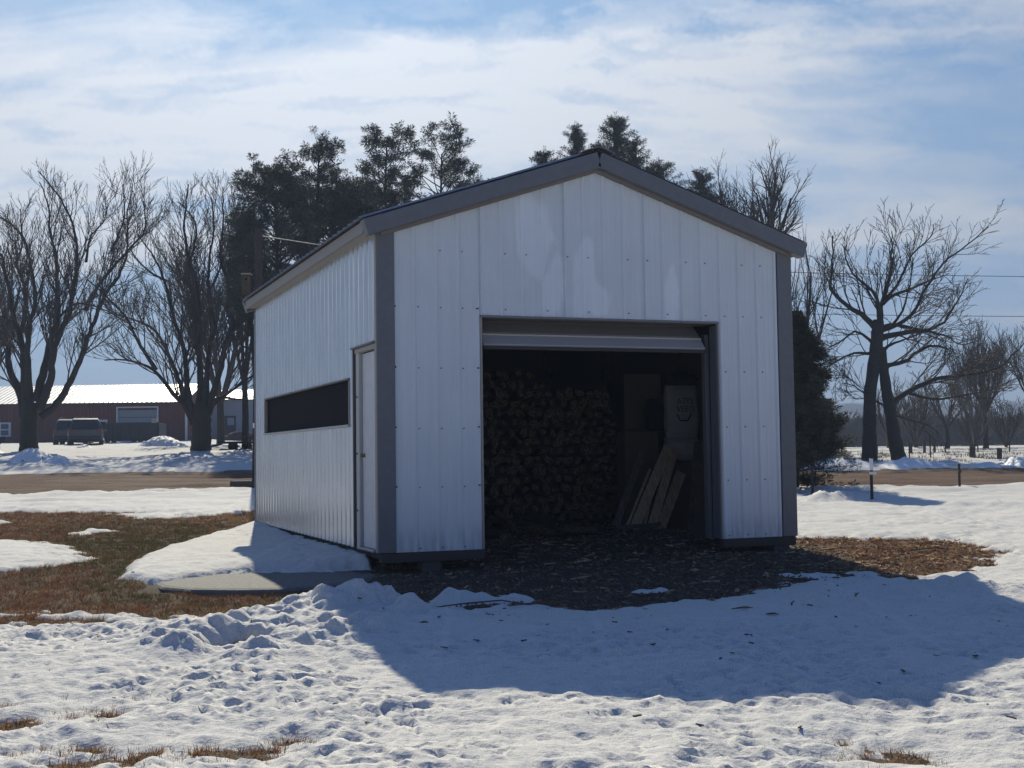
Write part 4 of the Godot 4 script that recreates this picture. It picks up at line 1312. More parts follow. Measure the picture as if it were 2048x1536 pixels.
func make_evergreens() -> void:
	mat("needles", lin(0.05, 0.062, 0.046), 0.7, 0.0, {"vertex_color_use_as_albedo": true})
	mats["pine_tuft"] = tuft(91, 30, 0.3, 0.017, 0.8)
	pine("tall pine with a tufted bent top, left of the roof peak's slope", 50.0, -7.7, 12.2, 0.2, 0.55, 1.5, 101, 30, 0.2)
	pine("tallest open-crowned pine over the middle of the left roof slope", 50.0, -4.9, 12.5, 0.19, 0.6, 1.9, 102, 28)
	pine("spreading pine with separate puffs, nearest the roof's upper left slope", 52.0, -2.9, 12.6, 0.2, 0.58, 2.4, 103, 38)
	pine("broad dark pine at the left end of the evergreen clump behind the shed", 48.0, -8.9, 10.4, 0.22, 0.42, 2.3, 104, 115, -0.2)
	pine("dense pine in the middle of the clump behind the yard pole", 52.0, -7.3, 10.2, 0.22, 0.42, 2.6, 105, 130)
	pine("dark pine whose crown fills the clump between the two tallest pines", 53.0, -5.6, 10.5, 0.22, 0.42, 2.3, 106, 110)
	pine("low pine top showing just above the roof right of the spreading pine", 54.0, -1.5, 11.5, 0.18, 0.55, 1.5, 107, 28)
	pine("ragged thin pine leaning left beside the yard pole", 49.0, -9.9, 8.9, 0.16, 0.42, 1.2, 108, 36, -0.3)
	spruce("small spruce tip left of the roof peak", 56.0, 1.6, 13.6, 1.9, 111, 0.2)
	spruce("spruce with twin dark tops directly above the roof peak", 54.0, 2.9, 14.3, 1.7, 112, 0.2)
	spruce("narrow spruce top just right of the roof peak", 55.0, 3.9, 13.8, 1.7, 116, 0.2)
	spruce("tallest spruce with a thin pointed leader right of the roof peak", 55.5, 4.75, 15.2, 1.9, 113, 0.2)
	spruce("wide spruce crown right of the tallest spruce", 57.0, 5.7, 14.6, 2.2, 114, 0.2)
	spruce("lower spruce sloping down to the right of the spruce group", 58.0, 6.9, 13.7, 2.4, 115, 0.2)
	spruce("single small dark spruce tip in front of the pale bare tree", 54.5, 8.35, 12.5, 1.6, 117, 0.2)
	# the dark juniper beside the shed
	var t := thing("juniper", "dense dark juniper with ragged lower boughs right beside the shed", "tree", at(25.9, 5.75), YAW)
	rng.seed = 131
	part("trunk", rod_mesh(Vector3(0, -0.1, 0), Vector3(0.05, 3.4, 0), 0.07), mats["bark"], t)
	var lb := Buf.new()
	var xf := []
	var cols := []
	for k in 400:
		var f := pow(rng.randf(), 0.85)
		var y := lerpf(0.35, 3.6, f)
		var a := rng.randf() * TAU
		var wide := 1.35 * pow(1.0 - f, 0.75) * (0.8 + 0.3 * sin(a * 3.0 + y * 2.2)) + 0.1
		if y < 0.75:
			wide *= 0.9
		var o := Vector3(0.03, maxf(y - wide * 0.25, 0.2), 0)
		var d := Vector3(cos(a), rng.randf_range(-0.15, 0.45), sin(a)).normalized()
		var e := o + d * wide * rng.randf_range(0.75, 1.12)
		lb.rod(o, e, 0.012, 3, 0.005)
		for q in 14:
			var g := lerpf(0.35, 1.05, (q + rng.randf()) / 14.0)
			xf.append(leaf_xf(o.lerp(e, g) + Vector3(rng.randf_range(-1, 1), rng.randf_range(-1, 1), rng.randf_range(-1, 1)) * 0.09, rng.randf_range(0.32, 0.62)))
			cols.append(shade())
	part("limbs", lb.mesh(), mats["bark"], t)
	scatter("crown", mats["pine_tuft"], mat("juniper_green", lin(0.042, 0.048, 0.03), 0.75, 0.0, {"vertex_color_use_as_albedo": true}), xf, cols, t).set_meta("kind", "stuff")

# ------------------------------------------------------------------ far hills and woods
func make_far() -> void:
	var hm := mat("hill_snow", lin(0.7, 0.7, 0.7), 0.9)
	var hw := mat("hill_wood", lin(0.09, 0.08, 0.08), 0.95, 0.0, {"vertex_color_use_as_albedo": true})
	# [s, from l, to l, base height, depth, material, called]
	var hills := [[640.0, -420.0, 520.0, 23.0, 220.0, hw, "wooded_hill", 3], [420.0, 60.0, 420.0, 9.5, 120.0, hm, "snowy_hill", 4], [190.0, 40.0, 170.0, 4.6, 40.0, hw, "brushy_hill", 5]]
	for q in hills:
		var b := SurfaceTool.new()
		b.begin(Mesh.PRIMITIVE_TRIANGLES)
		b.set_smooth_group(0)
		var nj := 120
		for i in 9:
			for j in nj + 1:
				var l := lerpf(q[1], q[2], float(j) / nj)
				var f := i / 8.0
				var top: float = q[3] * (0.75 + 0.5 * n_mid.get_noise_2d(l * 0.02 + q[7] * 50.0, 0.0) + 0.25 * n_mid.get_noise_2d(l * 0.12, q[7] * 9.0))
				var ends := smoothstep(0.0, 0.2, float(j) / nj) * smoothstep(1.0, 0.8, float(j) / nj)
				var y := 0.5 + top * sin(f * PI) * (0.35 + 0.65 * ends)
				b.set_color(Color(1, 1, 1) * (0.8 + 0.4 * n_mid.get_noise_2d(l * 0.5, i * 3.0)))
				b.add_vertex(place(q[0] + q[4] * f, l, y))
		for i in 8:
			for j in nj:
				var k := i * (nj + 1) + j
				for o: int in [k, k + nj + 1, k + 1, k + 1, k + nj + 1, k + nj + 2]:
					b.add_index(o)
		b.generate_normals()
		setting("hill", b.commit(), q[5])
	# woods and brush too far off to count
	rng.seed = 141
	var kinds: Array[ArrayMesh] = []
	for k in 2:
		var tw := Buf.new()
		for i in 7:
			var a := TAU * i / 7.0
			grow(tw, Vector3(cos(a), 0, sin(a)) * 0.3 + Vector3(0, 0.1 if k == 0 else 1.2, 0), Vector3(cos(a) * 0.5, 1, sin(a) * 0.5).normalized(), 2.6, 0.05, 2, 0.1, 0.2, 7.0)
		if k == 1:
			tw.rod(Vector3(0, -0.3, 0), Vector3(0, 1.4, 0), 0.12, 5)
		kinds.append(tw.mesh())
	var xf := []
	for i in 340:
		var s := rng.randf_range(120, 190)
		xf.append(Transform3D(Basis(Vector3.UP, rng.randf() * TAU).scaled(Vector3.ONE * rng.randf_range(0.6, 1.1)), at(s, rng.randf_range(0.24, 0.48) * s, -0.2)))
	tag(scatter("brush", kinds[0], mats["twig"], xf, []), "grey leafless brush along the far side of the right-hand field", "brush", "", "stuff")
	xf = []
	for i in 700:
		var s := rng.randf_range(640, 740)
		var l := rng.randf_range(-300, 420)
		xf.append(Transform3D(Basis(Vector3.UP, rng.randf() * TAU).scaled(Vector3.ONE * rng.randf_range(1.6, 2.8)), place(s, l, 0.5 + 17.0 * sin((s - 640) / 220.0 * PI))))
	tag(scatter("far_wood", kinds[1], mats["twig"], xf, []), "far wooded ridge on the horizon", "wood", "", "stuff")

# ------------------------------------------------------------------ buildings far left
func make_barn() -> void:
	var t := thing("red_barn", "long dark red barn with a glaring pale metal roof, behind the left trees", "barn", place(88.0, -34.6, 1.75), YAW)
	var red := mat("barn_red", lin(0.12, 0.024, 0.024), 0.8)
	var rf := mat("barn_roof", lin(0.62, 0.6, 0.58), 0.4, 0.75)
	var white := mat("barn_white", lin(0.62, 0.63, 0.65), 0.6)
	var darkm := mat("barn_dark", lin(0.02, 0.02, 0.025), 0.6)
	var n := 24
	var x0 := -12.0
	var wall_h := 3.1
	# front wall with ribs, in one-metre sheets
	for i in n:
		var b := Buf.new()
		for k in 4:
			var x := x0 + i + k * 0.25
			b.quad(Vector3(x, -0.2, 0), Vector3(x, wall_h, 0), Vector3(x + 0.2, wall_h, 0), Vector3(x + 0.2, -0.2, 0))
			b.quad(Vector3(x + 0.2, -0.2, 0), Vector3(x + 0.2, wall_h, 0), Vector3(x + 0.225, wall_h, 0.03), Vector3(x + 0.225, -0.2, 0.03))
			b.quad(Vector3(x + 0.225, -0.2, 0.03), Vector3(x + 0.225, wall_h, 0.03), Vector3(x + 0.25, wall_h, 0), Vector3(x + 0.25, -0.2, 0))
		part("siding_panel", b.mesh(), red, t)
		for sg: float in [1.0, -1.0]:
			var r := Buf.new()
			for k in 3:
				var x := x0 + i + k / 3.0
				var prof := [[0.0, 0.0], [0.25, 0.0], [0.275, 0.05], [0.31, 0.05], [0.3333, 0.0]]
				for e in 4:
					var a0 := Vector3(x + prof[e][0], wall_h + 0.02 + prof[e][1], 0.35 if sg > 0 else -10.35)
					var a1 := Vector3(x + prof[e + 1][0], wall_h + 0.02 + prof[e + 1][1], 0.35 if sg > 0 else -10.35)
					var up := Vector3(0, 1.52, -5.33 * sg)
					if sg > 0:
						r.quad(a0, a0 + up, a1 + up, a1)
					else:
						r.quad(a0 + up, a0, a1, a1 + up)
			part("roof_panel", r.mesh(), rf, t)
	for x: float in [-12.0, 12.0]:
		var b := Buf.new()
		b.quad(Vector3(x, -0.2, -10), Vector3(x, wall_h, -10), Vector3(x, wall_h, 0), Vector3(x, -0.2, 0))
		b.tri(Vector3(x, wall_h, -10), Vector3(x, wall_h + 1.42, -5), Vector3(x, wall_h, 0))
		part("end_wall", b.mesh(), red, t)
	part("rear_wall", box_mesh(Vector3(24, wall_h, 0.1), Vector3(0, wall_h * 0.5, -10.0)), red, t)
	part("eave_trim", box_mesh(Vector3(24.1, 0.14, 0.08), Vector3(0, wall_h - 0.06, 0.3)), mat("barn_trim", lin(0.05, 0.02, 0.02), 0.7), t)
	part("corner_trim", box_mesh(Vector3(0.14, wall_h, 0.14), Vector3(11.95, wall_h * 0.5, 0.02)), white, t)
	# raised-panel overhead door with its white casing
	var dm := mat("barn_door", lin(0.2, 0.235, 0.27), 0.5)
	var door := Node3D.new()
	door.name = "overhead_door"
	t.add_child(door)
	for k in 5:
		part("door_section", box_mesh(Vector3(2.72, 0.5, 0.06), Vector3(8.58, 0.28 + k * 0.515, 0.07), 0.02), dm, door)
	for x: float in [7.17, 9.99]:
		part("door_casing", box_mesh(Vector3(0.09, 2.75, 0.1), Vector3(x, 1.37, 0.07)), white, t)
	part("door_casing", box_mesh(Vector3(2.9, 0.09, 0.1), Vector3(8.58, 2.79, 0.07)), white, t)
	# opening behind the parked vehicle: dark box painted as its inner shade, white header
	part("opening_shade", box_mesh(Vector3(2.6, 1.8, 0.08), Vector3(5.1, 0.9, 0.05)), darkm, t)
	part("door_casing", box_mesh(Vector3(2.8, 0.14, 0.1), Vector3(5.1, 1.88, 0.07)), white, t)
	for x: float in [3.76, 6.44]:
		part("door_casing", box_mesh(Vector3(0.1, 1.8, 0.1), Vector3(x, 0.9, 0.07)), white, t)
	var w := part("window", box_mesh(Vector3(1.5, 1.0, 0.07), Vector3(-0.95, 1.35, 0.05)), white, t)
	for x: float in [-1.28, -0.62]:
		for y: float in [1.13, 1.57]:
			part("pane", box_mesh(Vector3(0.52, 0.34, 0.03), Vector3(x, y, 0.08)), mat("barn_glass", lin(0.05, 0.06, 0.08), 0.1), w)

	var p := thing("machine_shed", "pale blue-grey metal building with a dark entry door, right of the red barn", "building", place(95.0, -18.3, 2.0), YAW)
	var grey := mat("shed_grey", lin(0.4, 0.43, 0.46), 0.6)
	for i in 9:
		var b := Buf.new()
		for k in 4:
			var x := -4.5 + i + k * 0.25
			b.quad(Vector3(x, 0, 0), Vector3(x, 3.3, 0), Vector3(x + 0.2, 3.3, 0), Vector3(x + 0.2, 0, 0))
			b.quad(Vector3(x + 0.2, 0, 0), Vector3(x + 0.2, 3.3, 0), Vector3(x + 0.225, 3.3, 0.03), Vector3(x + 0.225, 0, 0.03))
			b.quad(Vector3(x + 0.225, 0, 0.03), Vector3(x + 0.225, 3.3, 0.03), Vector3(x + 0.25, 3.3, 0), Vector3(x + 0.25, 0, 0))
		part("siding_panel", b.mesh(), grey, p)
	part("rear_wall", box_mesh(Vector3(9, 3.3, 0.1), Vector3(0, 1.65, -8.0)), grey, p)
	for x: float in [-4.46, 4.46]:
		part("end_wall", box_mesh(Vector3(0.08, 3.3, 7.9), Vector3(x, 1.65, -4.0)), grey, p)
	for sg: float in [1.0, -1.0]:
		part("roof", beam_mesh(Vector3(0, 4.2, -4.0), Vector3(0, 3.28, -4.0 + sg * 4.3), 9.2, 0.06, 0.0, Vector3(0, 4.3, sg * 0.92).normalized()), mat("machine_roof", lin(0.4, 0.42, 0.45), 0.5, 0.3), p)
	var d := part("entry_door", box_mesh(Vector3(0.85, 1.95, 0.08), Vector3(-2.85, 1.1, 0.06)), mat("entry_dark", lin(0.06, 0.06, 0.07), 0.6), p)
	part("pane", box_mesh(Vector3(0.5, 0.55, 0.03), Vector3(-2.8, 1.65, 0.1)), mat("pane_pale", lin(0.42, 0.45, 0.47), 0.4), d)

# ------------------------------------------------------------------ yard clutter far left
func loft(rows: Array, closed_ends := true) -> ArrayMesh:       # rows of equally many points, skinned
	var b := Buf.new()
	var m: int = rows[0].size()
	for i in rows.size() - 1:
		for k in m:
			b.quad(rows[i][k], rows[i][(k + 1) % m], rows[i + 1][(k + 1) % m], rows[i + 1][k])
	if closed_ends:
		for k in range(1, m - 1):
			b.tri(rows[0][0], rows[0][k + 1], rows[0][k])
			var e: Array = rows[rows.size() - 1]
			b.tri(e[0], e[k], e[k + 1])
	return b.mesh()

func make_yard() -> void:
	# the parked vehicle, its tail towards the camera; z runs back to front of the picture
	var t := thing("parked_suv", "dark grey SUV parked tail-on beneath the left tree, sun on its roof edge", "car", at(70.0, -23.6), YAW + 0.3)
	var paint := mat("suv_paint", lin(0.03, 0.031, 0.033), 0.4, 0.0, {"clearcoat_enabled": true, "clearcoat": 0.6, "clearcoat_roughness": 0.1})
	var glass := mat("suv_glass", lin(0.012, 0.014, 0.016), 0.08)
	var rubber := mat("rubber", lin(0.015, 0.015, 0.015), 0.9)
	var rows := []
	# z, bottom, belt height, half width low, half width belt
	for q in [[0.0, 0.5, 0.98, 0.84, 0.86], [-0.1, 0.42, 1.02, 0.9, 0.9], [-0.9, 0.36, 1.05, 0.93, 0.92], [-3.0, 0.36, 1.02, 0.93, 0.92], [-3.9, 0.38, 0.98, 0.92, 0.88], [-4.5, 0.42, 0.86, 0.88, 0.8], [-4.72, 0.5, 0.72, 0.78, 0.68]]:
		rows.append([Vector3(-q[3], q[1], q[0]), Vector3(-q[3] - 0.02, (q[1] + q[2]) * 0.5, q[0]), Vector3(-q[4], q[2], q[0]), Vector3(q[4], q[2], q[0]), Vector3(q[3] + 0.02, (q[1] + q[2]) * 0.5, q[0]), Vector3(q[3], q[1], q[0])])
	part("body", loft(rows), paint, t)
	rows = []
	for q in [[-0.06, 1.0, 1.02, 0.84, 0.84], [-0.32, 1.0, 1.6, 0.86, 0.68], [-0.6, 1.0, 1.72, 0.88, 0.66], [-2.2, 1.0, 1.74, 0.9, 0.68], [-2.75, 1.0, 1.62, 0.88, 0.7], [-3.5, 0.98, 1.02, 0.84, 0.82]]:
		rows.append([Vector3(-q[3], q[1], q[0]), Vector3(-q[4] - 0.06, lerpf(q[1], q[2], 0.82), q[0]), Vector3(-q[4] + 0.05, q[2], q[0]), Vector3(q[4] - 0.05, q[2], q[0]), Vector3(q[4] + 0.06, lerpf(q[1], q[2], 0.82), q[0]), Vector3(q[3], q[1], q[0])])
	part("cabin", loft(rows), paint, t)
	part("rear_window", loft([[Vector3(-0.72, 1.08, -0.07), Vector3(-0.62, 1.52, -0.265), Vector3(0.62, 1.52, -0.265), Vector3(0.72, 1.08, -0.07)], [Vector3(-0.72, 1.08, -0.06), Vector3(-0.62, 1.52, -0.25), Vector3(0.62, 1.52, -0.25), Vector3(0.72, 1.08, -0.06)]]), glass, t)
	for sg: float in [-1.0, 1.0]:
		part("side_window", box_mesh(Vector3(0.02, 0.4, 1.9), Vector3(sg * 0.845, 1.28, -1.75)), glass, t)
		part("tail_light", box_mesh(Vector3(0.2, 0.3, 0.08), Vector3(sg * 0.78, 0.95, -0.02), 0.03), mat("tail_red", lin(0.16, 0.02, 0.02), 0.2), t)
		part("wing_mirror", box_mesh(Vector3(0.22, 0.16, 0.12), Vector3(sg * 1.02, 1.08, -3.0), 0.03), paint, t)
		part("roof_rail", rod_mesh(Vector3(sg * 0.62, 1.79, -0.7), Vector3(sg * 0.62, 1.8, -2.4), 0.02), rubber, t)
		for z: float in [-0.85, -3.75]:
			var w := part("wheel", rod_mesh(Vector3(sg * 0.72, 0.34, z), Vector3(sg * 0.95, 0.34, z), 0.35, 18), rubber, t)
			part("rim", rod_mesh(Vector3(sg * 0.94, 0.34, z), Vector3(sg * 0.96, 0.34, z), 0.22, 12), mat("rim", lin(0.35, 0.35, 0.36), 0.3, 0.8), w)
	part("bumper", box_mesh(Vector3(1.8, 0.24, 0.16), Vector3(0, 0.56, 0.03), 0.06), mat("bumper", lin(0.025, 0.025, 0.027), 0.5), t)
	part("tailgate", box_mesh(Vector3(1.3, 0.36, 0.04), Vector3(0, 0.85, 0.01), 0.02), paint, t)
	part("spoiler", box_mesh(Vector3(1.26, 0.05, 0.25), Vector3(0, 1.68, -0.3), 0.02), paint, t)
	copy(t, at(73.5, -25.7), YAW + 0.22, "second dark vehicle half hidden between the parked SUV and the left tree trunk")
	# the long dark dumpster trailer
	t = thing("dumpster_trailer", "long dark steel dumpster on wheels in front of the barn door", "trailer", at(79.0, -23.6), YAW)
	var steelm := mat("dumpster", lin(0.03, 0.037, 0.042), 0.6, 0.2)
	part("bin_wall", box_mesh(Vector3(3.6, 1.05, 0.06), Vector3(0, 0.82, 0.8), 0.01), steelm, t)
	part("bin_wall", box_mesh(Vector3(3.6, 1.05, 0.06), Vector3(0, 0.82, -0.8), 0.01), steelm, t)
	for x: float in [-1.77, 1.77]:
		part("bin_end", box_mesh(Vector3(0.06, 1.05, 1.54), Vector3(x, 0.82, 0), 0.01), steelm, t)
	part("bin_floor", box_mesh(Vector3(3.48, 0.08, 1.54), Vector3(0, 0.34, 0)), steelm, t)
	for k in 7:
		part("rib", box_mesh(Vector3(0.08, 1.0, 0.06), Vector3(-1.65 + k * 0.55, 0.82, 0.86), 0.01), steelm, t)
	part("top_rail", box_mesh(Vector3(3.66, 0.09, 0.1), Vector3(0, 1.37, 0.82), 0.02), steelm, t)
	for x: float in [-1.45, -1.05, 0.2, 0.6]:
		part("wheel", rod_mesh(Vector3(x, 0.14, 0.5), Vector3(x, 0.14, 0.72), 0.17, 12), rubber, t)
	part("tool_box", box_mesh(Vector3(0.34, 0.3, 0.25), Vector3(1.5, 1.5, 0.75), 0.02), mat("tool_grey", lin(0.35, 0.35, 0.36), 0.5), t)
	# flat trailer and picnic table by the right-hand tree
	t = thing("flatbed_trailer", "low dark flatbed trailer in the snow right of the right-hand big tree", "trailer", at(51.0, -11.0), YAW + 0.15)
	part("deck", box_mesh(Vector3(1.5, 0.08, 1.2), Vector3(0, 0.36, 0), 0.01), mat("deck_dark", lin(0.03, 0.028, 0.026), 0.8), t)
	part("tongue", beam_mesh(Vector3(-0.7, 0.3, 0), Vector3(-1.3, 0.16, 0.1), 0.07, 0.07), rubber, t)
	for x: float in [-0.2, 0.35]:
		part("wheel", rod_mesh(Vector3(x, 0.2, 0.52), Vector3(x, 0.2, 0.66), 0.2, 12), rubber, t)
	t = thing("picnic_table", "dark picnic table half hidden by the corner of the shed", "table", at(50.0, -9.8), YAW + 0.3)
	for k in 4:
		part("top_board", box_mesh(Vector3(1.5, 0.04, 0.16), Vector3(0, 0.6, -0.26 + k * 0.175), 0.008), mats["dark_skid"], t)
	for z: float in [-0.62, 0.62]:
		part("seat", box_mesh(Vector3(1.5, 0.04, 0.22), Vector3(0, 0.36, z), 0.008), mats["dark_skid"], t)
	for x: float in [-0.55, 0.55]:
		for sg: float in [-1.0, 1.0]:
			part("leg", beam_mesh(Vector3(x, 0.6, sg * 0.15), Vector3(x, -0.05, sg * 0.6), 0.08, 0.05, 0.004, Vector3.RIGHT), mats["dark_skid"], t)
	# heap of bare earth
	heap("dirt_pile", "dark heap of bare earth in front of the blue-grey building", "dirt pile", 82.0, -17.6, 2.1, 1.0, 0.8, mats["soil_dark"], 7)
	heap("snow_pile", "rounded ploughed snow pile between the dumpster and the right-hand big tree", "snow pile", 60.0, -16.6, 1.7, 1.1, 0.62, mats["snow_heap"], 1)
	heap("snow_pile", "largest snow pile at the roadside below the left tree", "snow pile", 43.0, -16.3, 1.05, 0.9, 0.5, mats["snow_heap"], 2)
	heap("snow_pile", "low shadowed snow pile right of the largest roadside one", "snow pile", 41.0, -14.7, 0.85, 0.7, 0.32, mats["snow_heap"], 3)
	heap("snow_pile", "small snow heap right behind the dark vehicle's rear wheel", "snow pile", 58.0, -19.6, 0.8, 0.7, 0.3, mats["snow_heap"], 4)
	heap("snow_pile", "snow-capped brush heap at the foot of the left tree", "snow pile", 50.0, -20.9, 1.3, 0.9, 0.45, mats["snow_heap"], 6)
	rng.seed = 301
	var logm := mat("log_dark", lin(0.05, 0.042, 0.038), 0.95)
	for k in 7:
		var o := part("fallen_log", rod_mesh(Vector3(-0.9 + 0.2 * rng.randf(), 0, 0), Vector3(0.8, 0.12, 0.1), rng.randf_range(0.06, 0.13), 8), logm)
		o.position = at(49.0 + rng.randf() * 2.0, -20.4 - rng.randf() * 1.4, 0.25 + 0.07 * k)
		o.rotation.y = YAW + rng.randf_range(-0.5, 0.5)
		tag(o, "dark log on the snowy brush pile at the left edge", "log", "logs at the foot of the left tree")

func heap(called: String, label: String, cat: String, s: float, l: float, rx: float, rz: float, h: float, m, seed_: int) -> void:
	var b := SurfaceTool.new()
	b.begin(Mesh.PRIMITIVE_TRIANGLES)
	b.set_smooth_group(0)
	var n := 40
	for i in 17:
		var f := i / 16.0
		for k in n:
			var a := TAU * k / n
			var p := Vector3(cos(a) * rx * f, 0, sin(a) * rz * f)
			var q := 1.0 + 0.4 * n_lump.get_noise_2d(p.x * 0.7 + seed_ * 20.0, p.z * 0.7)
			var y := h * pow(cos(minf(f * q, 1.0) * PI * 0.5), 1.3) + 0.16 * h * n_lump.get_noise_2d(p.x * 2.0, p.z * 2.0 + seed_ * 10.0) - 0.12 * f
			b.set_color(Color.WHITE)
			b.set_uv(Vector2(p.x, p.z))
			b.add_vertex(Vector3(p.x * q, y, p.z * q))
	for i in 16:
		for k in n:
			var o := i * n + k
			var e := i * n + (k + 1) % n
			for j: int in [o, e + n, o + n, o, e, e + n]:
				b.add_index(j)
	b.generate_normals()
	var t := part(called, b.commit(), m)
	t.position = at(s, l)
	t.rotation.y = YAW
	tag(t, label, cat)

# ------------------------------------------------------------------ right-hand roadside: bank, posts, fence, wires
func make_roadside() -> void:
	var b := SurfaceTool.new()
	b.begin(Mesh.PRIMITIVE_TRIANGLES)
	b.set_smooth_group(0)
	var nj := 260
	for i in 13:
		for j in nj + 1:
			var l := lerpf(3.0, 46.0, float(j) / nj)
			var f := i / 12.0
			var top := 0.2 + 0.24 * n_mid.get_noise_2d(l * 0.8, 3.0) + 0.2 * n_lump.get_noise_2d(l * 0.6, 1.0)
			var w := sin(pow(f, 0.75) * PI)
			b.set_uv(Vector2(l, f * 2.6))
			b.add_vertex(at(35.3 + 3.2 * f + 0.4 * n_mid.get_noise_2d(l * 0.7, 9.0), l, top * w + 0.14 * w * n_lump.get_noise_2d(l * 1.1, f * 4.0) - 0.05 + 0.04 * f))
	for i in 12:
		for j in nj:
			var k := i * (nj + 1) + j
			for o: int in [k, k + nj + 1, k + 1, k + 1, k + nj + 1, k + nj + 2]:
				b.add_index(o)
	b.generate_normals()
	setting("snow_bank", b.commit(), mats["snow_heap"])
	var iron := mat("iron", lin(0.025, 0.024, 0.024), 0.7)
	var posts := [[21.9, 6.17, 0.72, true, "dark steel post with a white top in the snow right of the shed"], [25.5, 8.95, 0.46, false, "short dark steel post at the near edge of the road, right side"], [23.6, 5.55, 0.5, false, "thin dark steel post beside the juniper's lower boughs"]]
	for q in posts:
		var t := thing("steel_post", q[4], "post", at(q[0], q[1]), YAW + 0.2)
		var pb := Buf.new()
		var h: float = q[2]
		pb.box(Transform3D(Basis(), Vector3(0, h * 0.5, 0)), Vector3(0.055, h + 0.2, 0.008), 0.002)
		pb.box(Transform3D(Basis(), Vector3(0, h * 0.5, -0.022)), Vector3(0.008, h + 0.2, 0.036), 0.002)
		for k in int(h / 0.06):
			pb.box(Transform3D(Basis(), Vector3(0, 0.05 + k * 0.06, 0.008)), Vector3(0.02, 0.012, 0.01), 0.0)
		part("shaft", pb.mesh(), iron, t)
		if q[3]:
			part("white_cap", box_mesh(Vector3(0.066, 0.2, 0.02), Vector3(0, h - 0.02, 0.012), 0.004), mat("cap_white", lin(0.75, 0.75, 0.74), 0.5), t)
			part("insulator", box_mesh(Vector3(0.12, 0.05, 0.05), Vector3(0.025, h - 0.17, 0.02), 0.012), mats["cap_white"], t)
		else:
			part("insulator", box_mesh(Vector3(0.07, 0.04, 0.05), Vector3(0, h - 0.06, 0.02), 0.01), iron, t)
	var wp := mat("post_wood", lin(0.055, 0.045, 0.04), 0.95)
	for q in [[43.0, 15.55, 0.48, 0.1, "wooden fence post with a slanted top, left of the two in the field"], [41.4, 15.85, 0.44, 0.085, "thick short wooden fence post, rightmost in the field"], [52.0, 16.85, 0.7, 0.06, "thin wooden post right of the taller field tree"], [53.0, 17.6, 0.72, 0.05, "thin wooden post, rightmost of the far fence"], [52.0, 16.3, 0.55, 0.05, "far fence post left of the thin wooden pair"]]:
		var o := part("fence_post", rod_mesh(Vector3(0, -0.2, 0), Vector3(0.02, q[2], 0), q[3], 9), wp)
		o.position = at(q[0], q[1])
		tag(o, q[4], "post")
	for q in [[43.8, 14.4, 0.74, "tall thin steel fence stake right of the leaning trunk"], [44.2, 13.8, 0.5, "short steel fence stake touching the leaning trunk"], [47.0, 11.0, 0.55, "steel fence stake left of the straight trunk"]]:
		var o := part("fence_stake", box_mesh(Vector3(0.035, q[2] + 0.3, 0.035), Vector3(0, q[2] * 0.5, 0), 0.003), iron)
		o.position = at(q[0], q[1])
		tag(o, q[3], "post")
	# wire fence across the field
	var t := thing("wire_fence", "wire stock fence crossing the snowy field behind the trunk pair", "fence", Vector3.ZERO)
	var x0 := 7.0
	for h: float in [0.12, 0.24, 0.36, 0.48]:
		var wb := Buf.new()
		var pts := PackedVector3Array()
		var rad := PackedFloat32Array()
		for k in 40:
			pts.append(at(47.0 + k * 0.25, 8.0 + k * 0.55, h + 0.03 + 0.012 * sin(k * 1.9)))
			rad.append(0.007)
		wb.tube(pts, rad, 4, false)
		part("strand", wb.mesh(), iron, t)
	for k in 14:
		part("stake", beam_mesh(at(47.0 + k * 0.72, 8.0 + k * 1.58, -0.2), at(47.0 + k * 0.72, 8.0 + k * 1.58, 0.56), 0.04, 0.04), iron, t)
	# dead weeds beyond the bank
	rng.seed = 311
	var xf := []
	for k in 900:
		var s := rng.randf_range(39, 62)
		xf.append(Transform3D(Basis(Vector3.UP, rng.randf() * TAU).scaled(Vector3.ONE * rng.randf_range(2.0, 5.0)), at(s, rng.randf_range(0.22, 0.46) * s, 0.08)))
	tag(scatter("dead_weeds", mats["grass_tuft"], mat("weed", lin(0.14, 0.1, 0.07), 0.95), xf, []), "dry brown weeds poking through the snow of the right-hand field", "weeds", "", "stuff")
	xf = []
	for k in 320:
		xf.append(Transform3D(Basis(Vector3.UP, rng.randf() * TAU).scaled(Vector3.ONE * rng.randf_range(0.25, 0.5)), at(rng.randf_range(66, 70), rng.randf_range(12, 34), 0.0)))
	# power lines
	for q in [[60.0, 5.0, 60.0, 9.75, 9.5, "upper power line crossing the sky on the right"], [64.0, 8.0, 66.0, 8.05, 8.15, "lower power line leaving the right edge of the photo"]]:
		var wb := Buf.new()
		var pts := PackedVector3Array()
		var rad := PackedFloat32Array()
		for k in 24:
			var f := k / 23.0
			pts.append(place(q[0] + 3.0 * f, lerpf(q[1], q[2], f), lerpf(q[3], q[4], f) - 0.5 * sin(f * PI)))
			rad.append(0.016)
		wb.tube(pts, rad, 5)
		tag(part("power_line", wb.mesh(), iron), q[5], "wire")
	# the pole with the nest box behind the left rear corner
	var pole := thing("yard_pole", "weathered wooden pole rising behind the shed's left rear corner", "pole", place(28.0, -5.68, 0.25), YAW)
	part("shaft", rod_mesh(Vector3(0.0, -0.3, 0), Vector3(0.09, 5.8, 0), 0.085, 10), mat("pole_wood", lin(0.075, 0.068, 0.065), 0.95, 0.0, {"albedo_texture": tex(noise_image(63, 0.05, 4, 128, 0.55, 1.0)), "uv1_triplanar": true, "uv1_scale": Vector3(3, 0.4, 3)}), pole)
	part("cross_arm", beam_mesh(Vector3(-0.22, 4.72, 0.02), Vector3(0.1, 4.58, 0.02), 0.04, 0.04), mats["old_timber"], pole)
